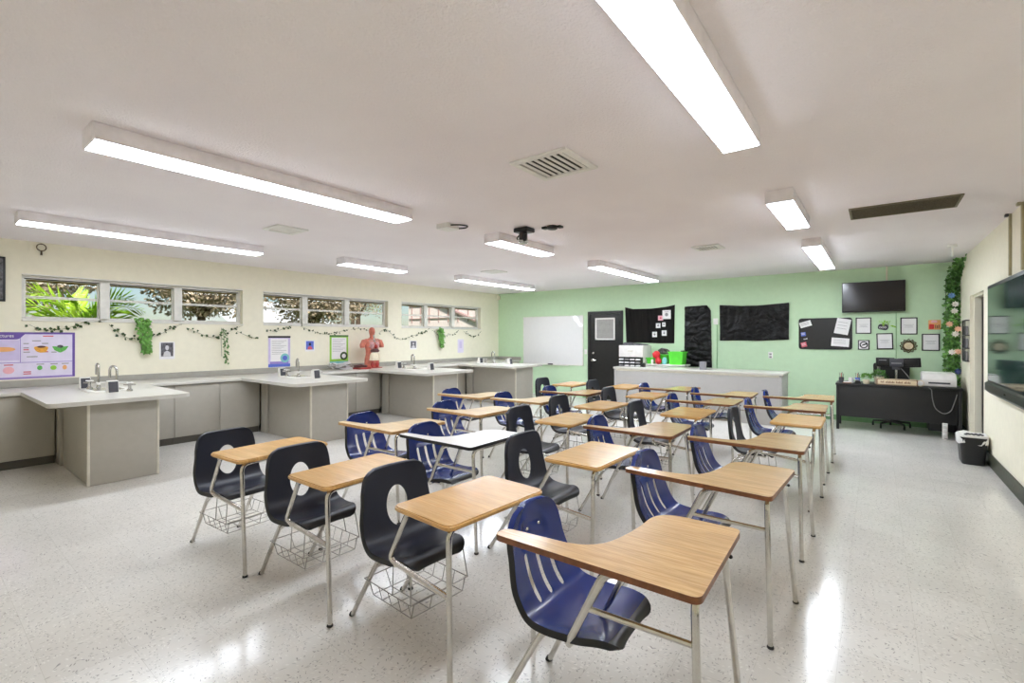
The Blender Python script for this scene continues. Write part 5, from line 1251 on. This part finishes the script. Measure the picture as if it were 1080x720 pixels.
# ---- kind B: dark shell with an oval opening, rectangular hard plastic top, book basket
def make_oval():
    t = thing('student_desk', 'x', 'desk', O)
    YC = .272
    prof = [(-.766, .83), (-.754, .72), (-.737, .60), (-.712, .51), (-.663, .457), (-.595, .443), (-.50, .447), (-.445, .458), (-.41, .454), (-.390, .438), (-.385, .422)]
    bm = shell_mesh(prof, [.185, .205, .222, .225, .212, .18], YC, .06, .055, (.025, .012))
    cut = nb(); prism(cut, disc_poly(YC+.005, .618, .069, .104, 36), -.95, -.66, 'x')
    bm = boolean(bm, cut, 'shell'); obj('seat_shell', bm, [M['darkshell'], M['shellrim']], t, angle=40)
    bm = nb(); poly = round_poly([(0, 0), (0, .635), (-.395, .635), (-.395, 0)], .045, 6)
    prism(bm, poly, .744, .768); es = [e for e in bm.edges if abs(e.verts[0].co.z-e.verts[1].co.z) < 1e-6]
    bmesh.ops.bevel(bm, geom=es, offset=.007, segments=3, affect='EDGES'); obj('writing_top', bm, [M['tanplastic']], t)
    leg_part('leg', t, [(-.06, .30, .732), (-.055, .045, .732), (-.088, .082, .0)])
    leg_part('leg', t, [(-.06, .30, .732), (-.05, .565, .732), (-.035, .585, .0)])
    leg_part('leg', t, [(-.44, .13, .42), (-.64, .12, .43), (-.705, .12, .355), (-.945, .125, .0)], .06)
    leg_part('leg', t, [(-.44, .44, .42), (-.64, .46, .43), (-.705, .462, .355), (-.95, .462, .0)], .06)
    bm = nb(); tube(bm, [(-.30, .06, .742), (-.345, .05, .725), (-.492, .055, .475), (-.07, .066, .432)], R_, 10, fil=.045); obj('arm_tube', bm, M['chrome'], t)
    bm = nb(); tube(bm, [(-.46, .062, .468), (-.675, .117, .365)], .0105, 8); obj('brace', bm, M['chrome'], t)
    bm = nb(); tube(bm, [(-.455, .062, .455), (-.455, .15, .422), (-.455, .44, .420)], R_*.9, 8, fil=.03); tube(bm, [(-.6, .125, .43), (-.6, .455, .43)], R_*.8, 8); obj('seat_bracket', bm, M['chrome'], t)
    bm = nb(); w = .0026
    x0, x1, y0, y1, zb, zr = -.745, -.42, .13, .46, .185, .26
    rim = [(x0-.05, y0-.02, zr), (x1+.02, y0-.02, zr), (x1+.02, y1+.02, zr), (x0-.05, y1+.02, zr), (x0-.05, y0-.02, zr)]; tube(bm, rim, w*1.2, 6)
    for k in range(5):
        x = x0+(x1-x0)*k/4; tube(bm, [(x, y0-.02, zr), (x, y0, zb), (x, y1, zb), (x, y1+.02, zr)], w, 5)
    for k in range(4):
        y = y0+(y1-y0)*k/3; tube(bm, [(x0-.05, y, zr), (x0, y, zb), (x1, y, zb), (x1+.02, y, zr)], w, 5)
    for x, y in ((x0+.2, y0-.02), (x1+.02, y1+.02), (x0+.2, y1+.02), (x1+.02, y0-.02)):
        tube(bm, [(x, y, zr), (x-.02, y+(.02 if y < .3 else -.02), .43)], w*1.2, 6)
    obj('book_basket', bm, M['wire'], t); return t

protoA, protoB = make_slotted(), make_oval()
ORD = ('first', 'second', 'third', 'fourth', 'fifth', 'sixth')
COLN = ('rightmost file', 'second file from right', 'third file from right', 'fourth file from right', 'leftmost file')
DESKS = [  # kind, front-right corner x, y, turn in degrees, file, place in the file counted from the camera
    ('A', -.405, 1.422, 1.8, 0, 0), ('A', -.395, 2.53, -2.5, 0, 1), ('A', -.38, 3.665, .5, 0, 2), ('Bo', -.372, 4.78, .6, 0, 3), ('A', -.41, 5.76, 2, 0, 4), ('A', -.40, 6.84, 3, 0, 5),
    ('B', -1.35, 1.34, -3.5, 1, 0), ('B', -1.28, 2.475, -1.0, 1, 1), ('A', -1.24, 3.595, 1.0, 1, 2), ('Bo', -1.32, 4.61, .5, 1, 3), ('A', -1.265, 5.69, 2, 1, 4), ('A', -1.255, 6.62, 3, 1, 5),
    ('B', -2.20, 1.31, .5, 2, 0), ('Aw', -2.21, 2.40, 1.0, 2, 1), ('B', -2.09, 3.54, .5, 2, 2), ('B', -2.265, 4.535, -.8, 2, 3), ('Bo', -2.2, 5.75, .4, 2, 4), ('A', -2.11, 6.80, -.5, 2, 5),
    ('B', -3.095, 1.27, 3.5, 3, 0), ('Ap', -3.07, 2.41, 1.2, 3, 1), ('Ap', -3.06, 3.43, -.6, 3, 2), ('Ap', -3.08, 4.52, .5, 3, 3), ('A', -3.03, 5.54, .6, 3, 4), ('B', -2.9, 6.6, 0, 3, 5),
    ('Ap', -3.93, 4.43, .8, 4, 0), ('B', -3.78, 6.45, 0, 4, 1)]
LOOK = {'A': 'blue slotted desk with oak arm top', 'Aw': 'blue slotted desk with white arm top', 'Ap': 'blue slotted desk with glare-paled arm top', 'B': 'charcoal oval-hole desk with tan top', 'Bo': 'charcoal oval-hole desk with amber top'}
SWAP = {'Aw': (M['whitelam'], M['blackedge']), 'Ap': (M['oakpale'], M['paleedge']), 'Bo': (M['orangeplastic'],)}
alt = {}
usedA = usedB = False
for kind, x, y, deg, f, pl in DESKS:
    if kind[0] == 'A': r = dup(protoA) if usedA else protoA
    else: r = dup(protoB) if usedB else protoB
    if kind[0] == 'A': usedA = True
    else: usedB = True
    a = math.radians(deg); ox, oy = O.x*math.cos(a)-O.y*math.sin(a), O.x*math.sin(a)+O.y*math.cos(a)
    r.location = (x+ox, y+oy, 0); r.rotation_euler = (0, 0, a)
    tag(r, '%s, %s from camera in %s' % (LOOK[kind], ORD[pl], COLN[f]), 'desk', 'slotted blue student desks' if kind[0] == 'A' else 'oval-hole dark student desks')
    if kind in SWAP:
        for c in kids(r):
            if c.name.startswith('writing_top'):
                if kind not in alt:
                    me = c.data.copy()
                    for q, m in enumerate(SWAP[kind]): me.materials[q] = m
                    alt[kind] = me
                c.data = alt[kind]

# ------------------------------------------------------------------ light and camera
w = bpy.data.worlds.new('sky'); sc.world = w; w.use_nodes = True
nt = w.node_tree; sky = nt.nodes.new('ShaderNodeTexSky'); sky.sky_type = 'NISHITA'
sky.sun_elevation = math.radians(48); sky.sun_rotation = math.radians(110); sky.sun_disc = False; sky.air_density = 1.0; sky.dust_density = .7; sky.ozone_density = 2.0
nt.links.new(sky.outputs[0], nt.nodes['Background'].inputs[0]); nt.nodes['Background'].inputs[1].default_value = .075
su = bpy.data.lights.new('sun', 'SUN'); su.energy = 4.2; su.angle = math.radians(1.5); su.color = (1, .95, .86)
so = bpy.data.objects.new('sun', su); COL.objects.link(so); so.rotation_euler = Vector((-.5, .45, -.75)).to_track_quat('-Z', 'Y').to_euler()

cam = bpy.data.cameras.new('camera'); co = bpy.data.objects.new('camera', cam); COL.objects.link(co)
cam.sensor_width = 36; cam.lens = 498.48/1080*36; cam.shift_y = -4.66/1080; cam.clip_start = .03; cam.clip_end = 200
co.location = (0, 0, 1.53); co.rotation_euler = (PI/2, 0, .6571)
sc.camera = co
